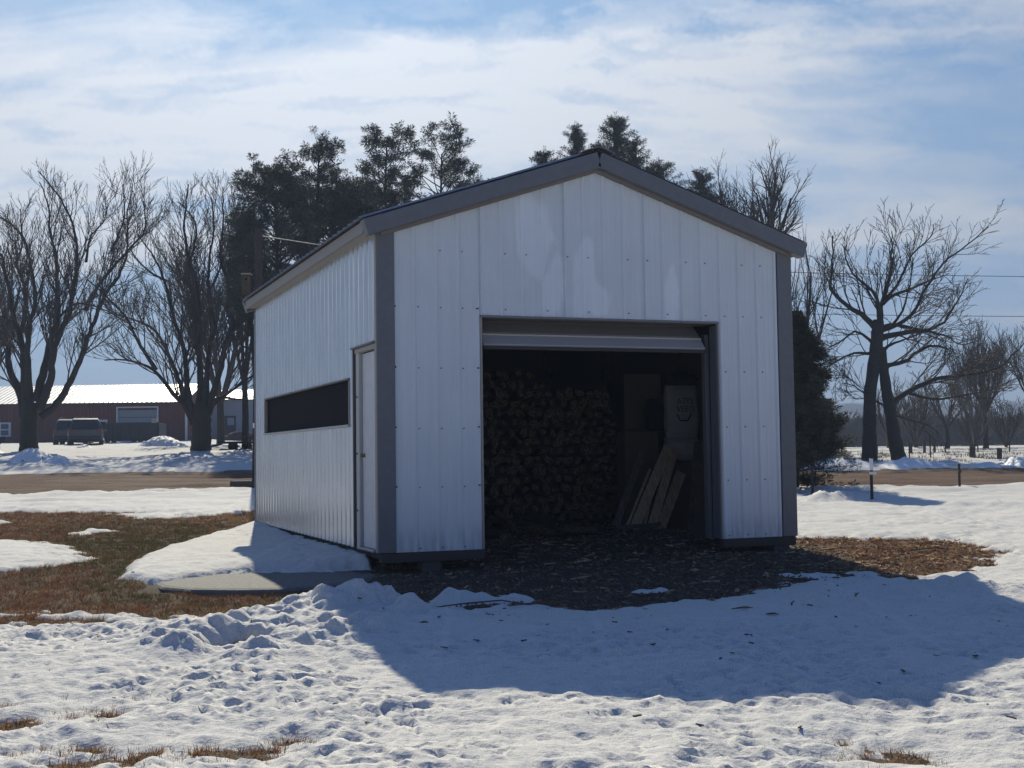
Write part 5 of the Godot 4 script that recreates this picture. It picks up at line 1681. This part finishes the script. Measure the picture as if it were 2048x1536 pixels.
	part("tag_plate", box_mesh(Vector3(0.075, 0.11, 0.006), Vector3(0.0, 1.42, 0.09), 0.001), mats["cap_white"], pole)
	var nb := thing("nest_box", "wooden bird nest box hung on the pole by the shed", "birdhouse", place(28.0, -5.86, 4.6), YAW)
	var nestm := mat("nest_wood", lin(0.12, 0.085, 0.062), 0.9, 0.0, {"albedo_texture": tex(noise_image(64, 0.05, 4, 128, 0.6, 1.0)), "uv1_triplanar": true, "uv1_scale": Vector3(4, 0.6, 4)})
	part("box", box_mesh(Vector3(0.17, 0.4, 0.17), Vector3(0, 0.22, 0), 0.006), nestm, nb)
	part("lid", box_mesh(Vector3(0.22, 0.025, 0.24), Vector3(0, 0.435, 0.01), 0.004), mat("lid_pale", lin(0.3, 0.28, 0.25), 0.7), nb)
	part("hole", rod_mesh(Vector3(0, 0.32, 0.08), Vector3(0, 0.32, 0.087), 0.028, 12), mats["black_panel"], nb)
	part("base", box_mesh(Vector3(0.2, 0.02, 0.2), Vector3(0, 0.01, 0), 0.004), nestm, nb)
	var wire := Buf.new()
	wire.rod(place(28.0, -5.6, 5.9), place(31.0, -2.0, 5.72), 0.012, 5)
	tag(part("service_wire", wire.mesh(), mat("wire_grey", lin(0.3, 0.3, 0.3), 0.5)), "wire running from the yard pole top behind the shed roof", "wire")
	var o := part("timber_block", box_mesh(Vector3(0.55, 0.26, 0.4), Vector3.ZERO, 0.02), mats["dark_skid"])
	o.position = at(27.2, -5.75, 0.08)
	o.rotation.y = YAW
	tag(o, "dark timber block on the ground by the foot of the yard pole", "timber block")

# ------------------------------------------------------------------ inside the shed
func split_log(seed_: int, length: float) -> ArrayMesh:
	rng.seed = seed_
	var r := rng.randf_range(0.062, 0.088)
	var sweep := rng.randf_range(1.2, 3.4)
	var ring := [Vector2(rng.randf_range(-0.01, 0.01), rng.randf_range(-0.01, 0.01))]
	for k in 6:
		var a := -sweep * 0.5 + sweep * k / 5.0
		ring.append(Vector2(cos(a), sin(a)) * r * rng.randf_range(0.9, 1.08))
	var c := Vector2.ZERO
	for p: Vector2 in ring:
		c += p / ring.size()
	var bark := Buf.new()
	var raw := Buf.new()
	var m := ring.size()
	for k in m:
		var p: Vector2 = ring[k] - c
		var q: Vector2 = ring[(k + 1) % m] - c
		var into := bark if k > 0 and k < m - 1 else raw
		into.quad(Vector3(p.x, p.y, 0.0), Vector3(p.x, p.y, -length), Vector3(q.x, q.y, -length), Vector3(q.x, q.y, 0.0))
		raw.tri(Vector3(0, 0, 0.0), Vector3(q.x, q.y, 0.0), Vector3(p.x, p.y, 0.0))
		raw.tri(Vector3(0, 0, -length), Vector3(p.x, p.y, -length), Vector3(q.x, q.y, -length))
	return raw.mesh(bark.mesh())

func make_inside() -> void:
	var barkm := mat("log_bark", lin(0.04, 0.032, 0.026), 0.95, 0.0, {"metallic_specular": 0.1})
	var rawm := mat("log_wood", lin(0.2, 0.155, 0.11), 0.95, 0.0, {"metallic_specular": 0.1, "albedo_texture": tex(noise_image(71, 0.06, 4, 128, 0.5, 1.0)), "uv1_triplanar": true, "uv1_scale": Vector3(3, 3, 3)})
	var kinds: Array[ArrayMesh] = []
	for k in 8:
		var m := split_log(401 + k, 0.42)
		m.surface_set_material(0, barkm)
		m.surface_set_material(1, rawm)
		kinds.append(m)
	rng.seed = 411
	var count := 0
	for row in 17:
		for c in 17:
			var x := 1.95 + c * 0.145 + (0.07 if row % 2 == 1 else 0.0)
			var y := 0.0 + row * 0.126
			var top := 2.12 - maxf(x - 2.6, 0.0) * 0.24 + 0.1 * sin(x * 5.0)
			if y > top or x > 4.38 - y * 0.12:
				continue
			var o := MeshInstance3D.new()
			o.name = numbered("split_log")
			o.mesh = kinds[rng.randi() % 8]
			add_child(o)
			o.position = Vector3(x + rng.randf_range(-0.02, 0.02), y + rng.randf_range(-0.015, 0.015), -3.05 - y * 0.12 + rng.randf_range(-0.06, 0.06))
			o.rotation = Vector3(rng.randf_range(-0.1, 0.1), rng.randf_range(-0.25, 0.25), rng.randf() * TAU)
			o.scale = Vector3.ONE * rng.randf_range(0.85, 1.35)
			tag(o, "split log in the %s %s of the dark firewood stack" % ["lowest rows" if row < 5 else ("middle rows" if row < 11 else "top rows"), "at the left" if c < 6 else ("in the middle" if c < 11 else "at the right")], "firewood log", "split logs stacked in the shed")
			count += 1
	var loose := [[1.55, 0.1, -1.3, 0.5, 0.2, "just inside the left jamb, behind the nearest one"], [2.0, 0.04, -1.9, 1.3, 0.0, "before the stack's lower left corner"], [2.35, 0.06, -2.3, 0.2, 0.4, "lying lengthwise near the lower left of the stack"], [2.75, 0.02, -2.0, 1.7, 0.2, "lying crosswise in the middle of the floor"], [3.0, 0.08, -2.55, 0.9, 0.3, "tilted against the foot of the stack's middle"], [2.6, 0.1, -2.7, 1.5, 0.1, "crosswise right at the foot of the stack"], [3.35, 0.05, -2.6, 2.2, 0.0, "close to the foot of the leaning planks"], [1.75, 0.02, -0.95, 2.6, 0.1, "nearest to the left jamb"], [3.2, 0.0, -1.7, 1.1, 0.0, "on the chips left of the crossing stick"]]
	for q in loose:
		var o := MeshInstance3D.new()
		o.name = numbered("fallen_split_log")
		o.mesh = kinds[rng.randi() % 8]
		add_child(o)
		o.position = Vector3(q[0], q[1], q[2])
		o.rotation = Vector3(q[4], q[3], rng.randf() * TAU)
		tag(o, "split log fallen onto the shed floor, " + q[5], "firewood log", "logs fallen from the firewood stack")
	# leaning boards by the right wall
	var plank := mat("plank", lin(0.5, 0.37, 0.24), 0.8, 0.0, {"albedo_texture": tex(noise_image(72, 0.04, 5, 256, 0.6, 1.0)), "uv1_triplanar": true, "uv1_scale": Vector3(3, 0.35, 3)})
	var old := mat("plank_old", lin(0.13, 0.11, 0.095), 0.9, 0.0, {"albedo_texture": tex(noise_image(73, 0.04, 5, 256, 0.5, 1.0)), "uv1_triplanar": true, "uv1_scale": Vector3(3, 0.35, 3)})
	var redp := mat("ply_red", lin(0.085, 0.05, 0.042), 0.85)
	var boards := [
		["plank", Vector3(3.5, 0.02, -1.57), Vector3(4.01, 0.75, -1.87), 0.030, 0.100, plank, "narrow pale plank, leftmost and shortest of the leaning planks"],
		["plank", Vector3(3.62, 0.03, -1.57), Vector3(4.29, 1.04, -1.87), 0.125, 0.035, plank, "widest and tallest pale plank leaning at the right wall"],
		["plank", Vector3(3.76, 0.04, -1.57), Vector3(4.06, 0.53, -1.87), 0.040, 0.030, plank, "thin short strip between the tall leaning planks"],
		["plank", Vector3(3.86, 0.03, -1.57), Vector3(4.37, 1.0, -1.87), 0.11, 0.030, plank, "second tall leaning plank, right of the widest one"],
		["plank", Vector3(3.98, 0.02, -1.57), Vector3(4.46, 0.71, -1.87), 0.13, 0.030, plank, "rightmost leaning plank with a slanting top"],
		["plank", Vector3(3.42, 0.07, -1.67), Vector3(3.98, 1.0, -1.97), 0.090, 0.030, old, "dark old plank behind the pale leaning planks"],
		["plank", Vector3(3.45, 0.03, -1.15), Vector3(3.95, 0.1, -1.5), 0.05, 0.035, old, "stick lying across the chips at the foot of the leaning planks"],
		["plank", Vector3(3.35, 0.07, -1.5), Vector3(3.85, 0.09, -1.42), 0.05, 0.03, old, "flat offcut lying behind the crossing stick"],
		["plywood_sheet", Vector3(4.2, -0.08, -0.85), Vector3(4.62, 1.0, -1.2), 0.34, 0.018, redp, "dark reddish plywood sheet leaning just inside the right jamb"],
		["plywood_sheet", Vector3(4.42, -0.05, -1.25), Vector3(4.7, 1.08, -1.55), 0.4, 0.018, old, "brown plywood sheet behind the reddish one"]]
	for q in boards:
		var b := Buf.new()
		var mid: Vector3 = (q[1] + q[2]) * 0.5
		b.beam(q[1] - mid, q[2] - mid, q[3], q[4], 0.004, Vector3(-0.3, 0.2, 1.0).normalized())
		var o := part(q[0], b.mesh(), q[5])
		o.position = mid
		tag(o, q[6], "plank" if q[0] == "plank" else "plywood sheet")
	var o := part("cardboard_box", box_mesh(Vector3(0.46, 1.3, 0.4), Vector3(0, 0.65, 0), 0.01), mat("cardboard", lin(0.075, 0.06, 0.045), 0.9))
	o.position = Vector3(4.2, -0.05, -2.55)
	o.rotation.y = -0.2
	tag(o, "tall brown box standing behind the leaning planks", "box")
	o = part("board_panel", box_mesh(Vector3(0.5, 0.75, 0.03), Vector3(0, 0.37, 0), 0.004), mat("cardboard_pale", lin(0.085, 0.075, 0.062), 0.9))
	o.position = Vector3(4.32, 1.26, -2.62)
	o.rotation.y = -0.25
	tag(o, "pale board standing on the tall brown box", "board")
	# feed bags
	sack("feed_bag", "white printed sack standing upright at the right wall", Vector3(4.56, 1.16, -2.02), Vector3(0.44, 0.66, 0.24), mat("bag_white", lin(0.24, 0.245, 0.25), 0.7), 1)
	var bag: Node3D = get_node("feed_bag")
	for q in [["ATTS", 0.46], ["VEED", 0.36]]:
		var tm := TextMesh.new()
		tm.text = q[0]
		tm.font = SystemFont.new()
		tm.font.font_names = PackedStringArray(["Droid Sans"])
		tm.font_size = 24
		tm.pixel_size = 0.0042
		tm.depth = 0.004
		var w := part("print", tm, mat("print_ink", lin(0.03, 0.03, 0.035), 0.7), bag)
		w.position = Vector3(0.02, q[1], 0.128)
	var em := Buf.new()
	for q in [[-0.09, 0.29, -0.05, 0.21], [-0.05, 0.21, 0.05, 0.21], [0.05, 0.21, 0.1, 0.3]]:
		em.beam(Vector3(q[0], q[1], 0.128), Vector3(q[2], q[3], 0.128), 0.018, 0.004, 0.0, Vector3.BACK)
	part("emblem", em.mesh(), mats["print_ink"], bag)
	sack("feed_bag", "crumpled pale sack beneath the printed one", Vector3(4.56, 0.86, -2.02), Vector3(0.46, 0.3, 0.3), mats["bag_white"], 2)
	o = part("crate", box_mesh(Vector3(0.52, 0.92, 0.34), Vector3(0, 0.46, 0), 0.01), mats["ply_red"])
	o.position = Vector3(4.55, -0.08, -2.1)
	tag(o, "brown crate under the sacks, half hidden by the plywood", "crate")
	sack("dark_bag", "black bag folded on top of the printed sack", Vector3(4.56, 1.82, -2.02), Vector3(0.42, 0.16, 0.24), mats["black_panel"], 4)
	sack("dark_bag", "black bag slumped between the pale board and the sacks", Vector3(4.3, 1.24, -2.2), Vector3(0.3, 0.42, 0.22), mats["black_panel"], 5)

func sack(called: String, label: String, where: Vector3, size: Vector3, m, seed_: int) -> void:
	var rows := []
	for i in 11:
		var f := i / 10.0
		var row := []
		var fat := pow(sin(clampf(f * 0.94 + 0.03, 0, 1) * PI), 0.35)
		for k in 20:
			var a := -TAU * k / 20
			var c := Vector2(signf(cos(a)) * pow(absf(cos(a)), 0.5), signf(sin(a)) * pow(absf(sin(a)), 0.6))
			var d := 1.0 + 0.12 * n_lump.get_noise_3d(c.x * 0.5 + seed_ * 5.0, f * 1.2, c.y * 0.5)
			row.append(Vector3(c.x * size.x * 0.5 * lerpf(1.0, d, 0.6) * lerpf(0.9, 1.0, fat), f * size.y, c.y * size.z * 0.5 * d * fat))
		rows.append(row)
	var o := part(called, loft(rows), m)
	o.position = where
	o.rotation.y = -0.2
	tag(o, label, "sack" if called == "feed_bag" else "bag")

# ------------------------------------------------------------------ grass, chips, litter
func grass_tuft(seed_: int, blades: int, h: float) -> ArrayMesh:
	rng.seed = seed_
	var b := Buf.new()
	for i in blades:
		var a := rng.randf() * TAU
		var o := Vector3(rng.randf_range(-1, 1), 0, rng.randf_range(-1, 1)) * h * 0.7
		var lean := Vector3(cos(a), 0, sin(a)) * h * rng.randf_range(0.1, 1.0)
		var w := Vector3(-sin(a), 0, cos(a)) * 0.0028
		var e := o + lean + Vector3.UP * h * rng.randf_range(0.5, 1.1)
		b.tri(o - w - Vector3.UP * 0.01, e, o + w - Vector3.UP * 0.01)
	return b.mesh()

func make_litter() -> void:
	var gm := mat("grass_blade", Color.WHITE, 0.85, 0.0, {"vertex_color_use_as_albedo": true, "backlight_enabled": true, "backlight": Color(0.5, 0.36, 0.2)})
	var cm := mat("chip", Color.WHITE, 0.85, 0.0, {"vertex_color_use_as_albedo": true})
	rng.seed = 501
	var xf := []
	var cols := []
	var tries := 0
	while tries < 150000:
		tries += 1
		var s := 5.8 + 17.0 * pow(rng.randf(), 0.8)
		var l := rng.randf_range(-0.47, 0.42) * s
		if s > 9.0 and l > -1.2 and look(grid_mud, s, l, 3.0) > 0.15 and s < 11.0:
			continue
		var p := at(s, l)
		if p.x > -0.05 and p.x < SW + 0.05 and p.z < 0.1 and p.z > -SD - 0.1:
			continue
		var t := snow(s, l)
		if t > 0.012 and not (t < 0.035 and rng.randf() < 0.3):
			continue
		var m := look(grid_mud, s, l, 3.0)
		if m < 0.1 and (l < 3.1 + rng.randf() * 0.7 or rng.randf() < 0.5):
			continue
		if look(grid_drift, s, l, -3.0) > 0.0 or (s > 11.7 and s < 14.5 and l > -3.5 and l < -1.2):
			continue
		var g := green_at(s, l)
		var c := Color(0.37, 0.225, 0.105).lerp(Color(0.52, 0.36, 0.19), rng.randf())
		if rng.randf() < g * 0.85:
			c = Color(0.12, 0.15, 0.045).lerp(Color(0.24, 0.22, 0.08), rng.randf())
		elif rng.randf() < 0.3:
			c = Color(0.17, 0.1, 0.05)
		xf.append(Transform3D(Basis(Vector3.UP, rng.randf() * TAU).scaled(Vector3(1, 1, 1) * rng.randf_range(0.6, 1.35)), p + Vector3.UP * (soil(s, l) - 0.004)))
		cols.append(c)
	tag(scatter("dead_grass", mats["grass_tuft"], gm, xf, cols), "short dead brown and green lawn grass where the snow has melted", "grass", "", "stuff")
	# chips and bark in front of and inside the shed
	var chip := Buf.new()
	chip.box(Transform3D(), Vector3(0.07, 0.01, 0.018), 0.0)
	xf = []
	cols = []
	while xf.size() < 11000:
		var s := rng.randf_range(10.3, 17.5)
		var l := rng.randf_range(-1.7, 5.3)
		var m := look(grid_mud, s, l, 3.0)
		if m > 0.1 or snow(s, l) > 0.015 and rng.randf() > 0.03:
			continue
		var p := at(s, l)
		var inside := p.x > 0.1 and p.x < 4.8 and p.z < 0.0
		if (p.x < 1.0 or p.x > 3.98) and p.z < 0.08 and p.z > -0.15:
			continue
		var k := rng.randf_range(0.35, 1.1)
		var big := 1.0
		if rng.randf() < 0.07:
			big = rng.randf_range(1.8, 3.2)
			k = rng.randf_range(1.1, 2.2)
		var y := soil(s, l) + 0.006
		if inside:
			y = floor_at(p.x, p.z) - p.y + 0.006
		xf.append(Transform3D(Basis.from_euler(Vector3(rng.randf_range(-0.4, 0.4), rng.randf() * TAU, rng.randf_range(-0.35, 0.35))).scaled(Vector3(0.15 + 1.3 * pow(rng.randf(), 3.5), rng.randf_range(0.5, 1.4), rng.randf_range(0.3, 1.1)) * Vector3(big, 1, minf(big, 1.4))), p + Vector3.UP * y))
		cols.append((Color(0.25, 0.175, 0.11) if l < 3.3 else Color(0.55, 0.33, 0.16)).lerp(Color(0.09, 0.065, 0.045) if l < 3.3 else Color(0.26, 0.15, 0.07), rng.randf()) * k)  # chips before the door darker: shade of the shed put into their colour
	tag(scatter("wood_chips", chip.mesh(), cm, xf, cols), "bark and wood chips strewn over the mud at the shed's open door", "wood chips", "", "stuff")
	# specks of bark and leaf on the snow
	xf = []
	cols = []
	while xf.size() < 240:
		var s := rng.randf_range(6.0, 13.0)
		var l := rng.randf_range(-0.45, 0.45) * s
		var t := snow(s, l)
		if t < 0.02 or rng.randf() > 0.25 + 0.75 * smoothstep(7.0, 10.0, s):
			continue
		var sz := 0.12 + 0.45 * pow(rng.randf(), 3.0)
		xf.append(Transform3D(Basis.from_euler(Vector3(rng.randf_range(-0.5, 0.5), rng.randf() * TAU, 0)).scaled(Vector3(sz * 1.3, sz * 1.5, sz * 2.2)), at(s, l, t + 0.003)))
		cols.append(Color(0.12, 0.08, 0.05).lerp(Color(0.04, 0.03, 0.022), rng.randf()))
	tag(scatter("leaf_litter", chip.mesh(), cm, xf, cols), "scattered dark specks of bark and leaf on the foreground snow", "litter", "", "stuff")
	# the floor of the shed, with a mound of chips
	var fb := SurfaceTool.new()
	fb.begin(Mesh.PRIMITIVE_TRIANGLES)
	fb.set_smooth_group(0)
	for i in 61:
		for j in 51:
			var x := 0.02 + (SW - 0.04) * j / 50.0
			var z := -0.02 - (SD - 0.04) * i / 60.0
			var q := 0.5 + 0.5 * n_mid.get_noise_2d(x * 2.0, z * 2.0)
			fb.set_color(Color(0.07, 0.052, 0.038).lerp(Color(0.13, 0.09, 0.058), q))
			fb.set_uv(Vector2(x, z))
			fb.add_vertex(Vector3(x, floor_at(x, z), z))
	for i in 60:
		for j in 50:
			var k := i * 51 + j
			for o: int in [k, k + 51, k + 1, k + 1, k + 51, k + 52]:
				fb.add_index(o)
	fb.generate_normals()
	setting("dirt_floor", fb.commit(), mats["soil"])
	# sticks and bits of bark that one can tell apart
	var stick := mat("stick", lin(0.12, 0.085, 0.055), 0.9)
	var sticks := [[10.75, -0.3, 0.95, 0.15, "long bent stick lying across the snow patch before the mud"], [10.62, 0.25, 0.8, -0.1, "second long stick beside the bent one at the mud's edge"], [12.2, -0.9, 0.35, 0.5, "pale splinter on the mud below the left skid"], [12.75, 0.1, 0.4, 0.1, "long pale splinter lying before the left jamb"], [9.85, 1.75, 0.3, 0.3, "brown stick in the shadowed snow, middle of the photo"], [9.7, 1.95, 0.16, -0.2, "short twig fragment just below the brown stick in the shaded snow"], [10.15, 2.2, 0.12, 1.2, "dark twig standing in the shaded snow"], [10.3, 2.75, 0.1, 1.0, "small dark twig right of the standing one in the shaded snow"], [9.5, -0.68, 0.1, 0.4, "bark scrap on the shadowed side of the snow mound"], [12.1, 4.3, 0.16, 0.2, "dark clod at the lower end of the brown chip patch"], [14.0, 4.55, 0.6, 0.2, "dark stick lying on the brown chip patch"]]
	for q in sticks:
		var b := Buf.new()
		var len: float = q[2] * (1.0 if q[0] > 10.4 else 0.6)
		b.tube(PackedVector3Array([Vector3(-len * 0.5, 0, 0), Vector3(-len * 0.15, 0.04 * len, 0.05 * len), Vector3(len * 0.2, 0.05 * len, -0.03 * len), Vector3(len * 0.5, 0.0, 0.02)]), PackedFloat32Array([0.004, 0.008, 0.007, 0.003]), 6)
		var o := part("stick", b.mesh(), stick)
		var up := maxf(snow(q[0], q[1]), soil(q[0], q[1])) + 0.008
		o.position = at(q[0], q[1], up)
		o.rotation = Vector3(0, YAW + (q[3] if q[3] < 0.9 else 0.3), q[3] if q[3] > 0.9 else 0.0)
		tag(o, q[4], "stick")

func floor_at(x: float, z: float) -> float:
	var p := Vector2((x - 3.9) / 0.7, (z + 1.5) / 0.9)
	var inner := -0.11 + 0.03 * smoothstep(-0.1, -1.5, z) + 0.11 * exp(-p.length_squared()) + 0.06 * smoothstep(-1.8, -3.0, z) + n_lump.get_noise_2d(x * 0.8, z * 0.8) * 0.02
	var d := Vector3(x, 0, z) - Vector3(EYE.x, 0, EYE.z)
	var s := d.dot(F)
	var l := d.dot(RT)
	return lerpf(land(s, l) + soil(s, l) + 0.006, inner, smoothstep(0.0, -1.0, z))

func _ready() -> void:
	noise_set(n_low, 1, 0.02, 3)
	noise_set(n_mid, 2, 0.9, 3)
	noise_set(n_lump, 3, 3.2, 3)
	noise_set(n_cup, 4, 3.6, 1)
	noise_set(n_fine, 6, 14.0, 2)
	noise_set(n_warp, 7, 2.2, 3)
	noise_set(n_sun, 9, 6.5, 1)
	n_sun.noise_type = FastNoiseLite.TYPE_CELLULAR
	n_sun.cellular_return_type = FastNoiseLite.RETURN_DISTANCE
	tab_l = table([[-60, -0.5], [0, -0.52], [6, -0.5], [10, -0.36], [13, -0.19], [19, -0.06], [26, 0.22], [35, 0.54], [52, 1.25], [72, 1.62], [90, 2.05], [140, 2.6], [300, 4.0]])
	tab_r = table([[-60, -0.5], [0, -0.52], [6, -0.5], [10, -0.36], [13, -0.18], [19, -0.06], [27, 0.13], [33.5, 0.31], [42, 0.52], [60, 0.75], [120, 0.92], [300, 1.2]])
	light_and_camera()
	fill_grids()
	make_land()
	mat("soil_dark", lin(0.07, 0.052, 0.042), 0.95)
	mat("snow_heap", lin(0.8, 0.79, 0.775), 0.65, 0.0, {"normal_enabled": true, "normal_texture": mats["snow"].normal_texture, "normal_scale": 0.9})
	make_shed()
	make_barn()
	make_far_prep()
	make_bare_trees()
	make_evergreens()
	make_far()
	make_yard()
	make_roadside()
	make_inside()
	make_litter()

func make_far_prep() -> void:
	mats["grass_tuft"] = grass_tuft(95, 9, 0.045)
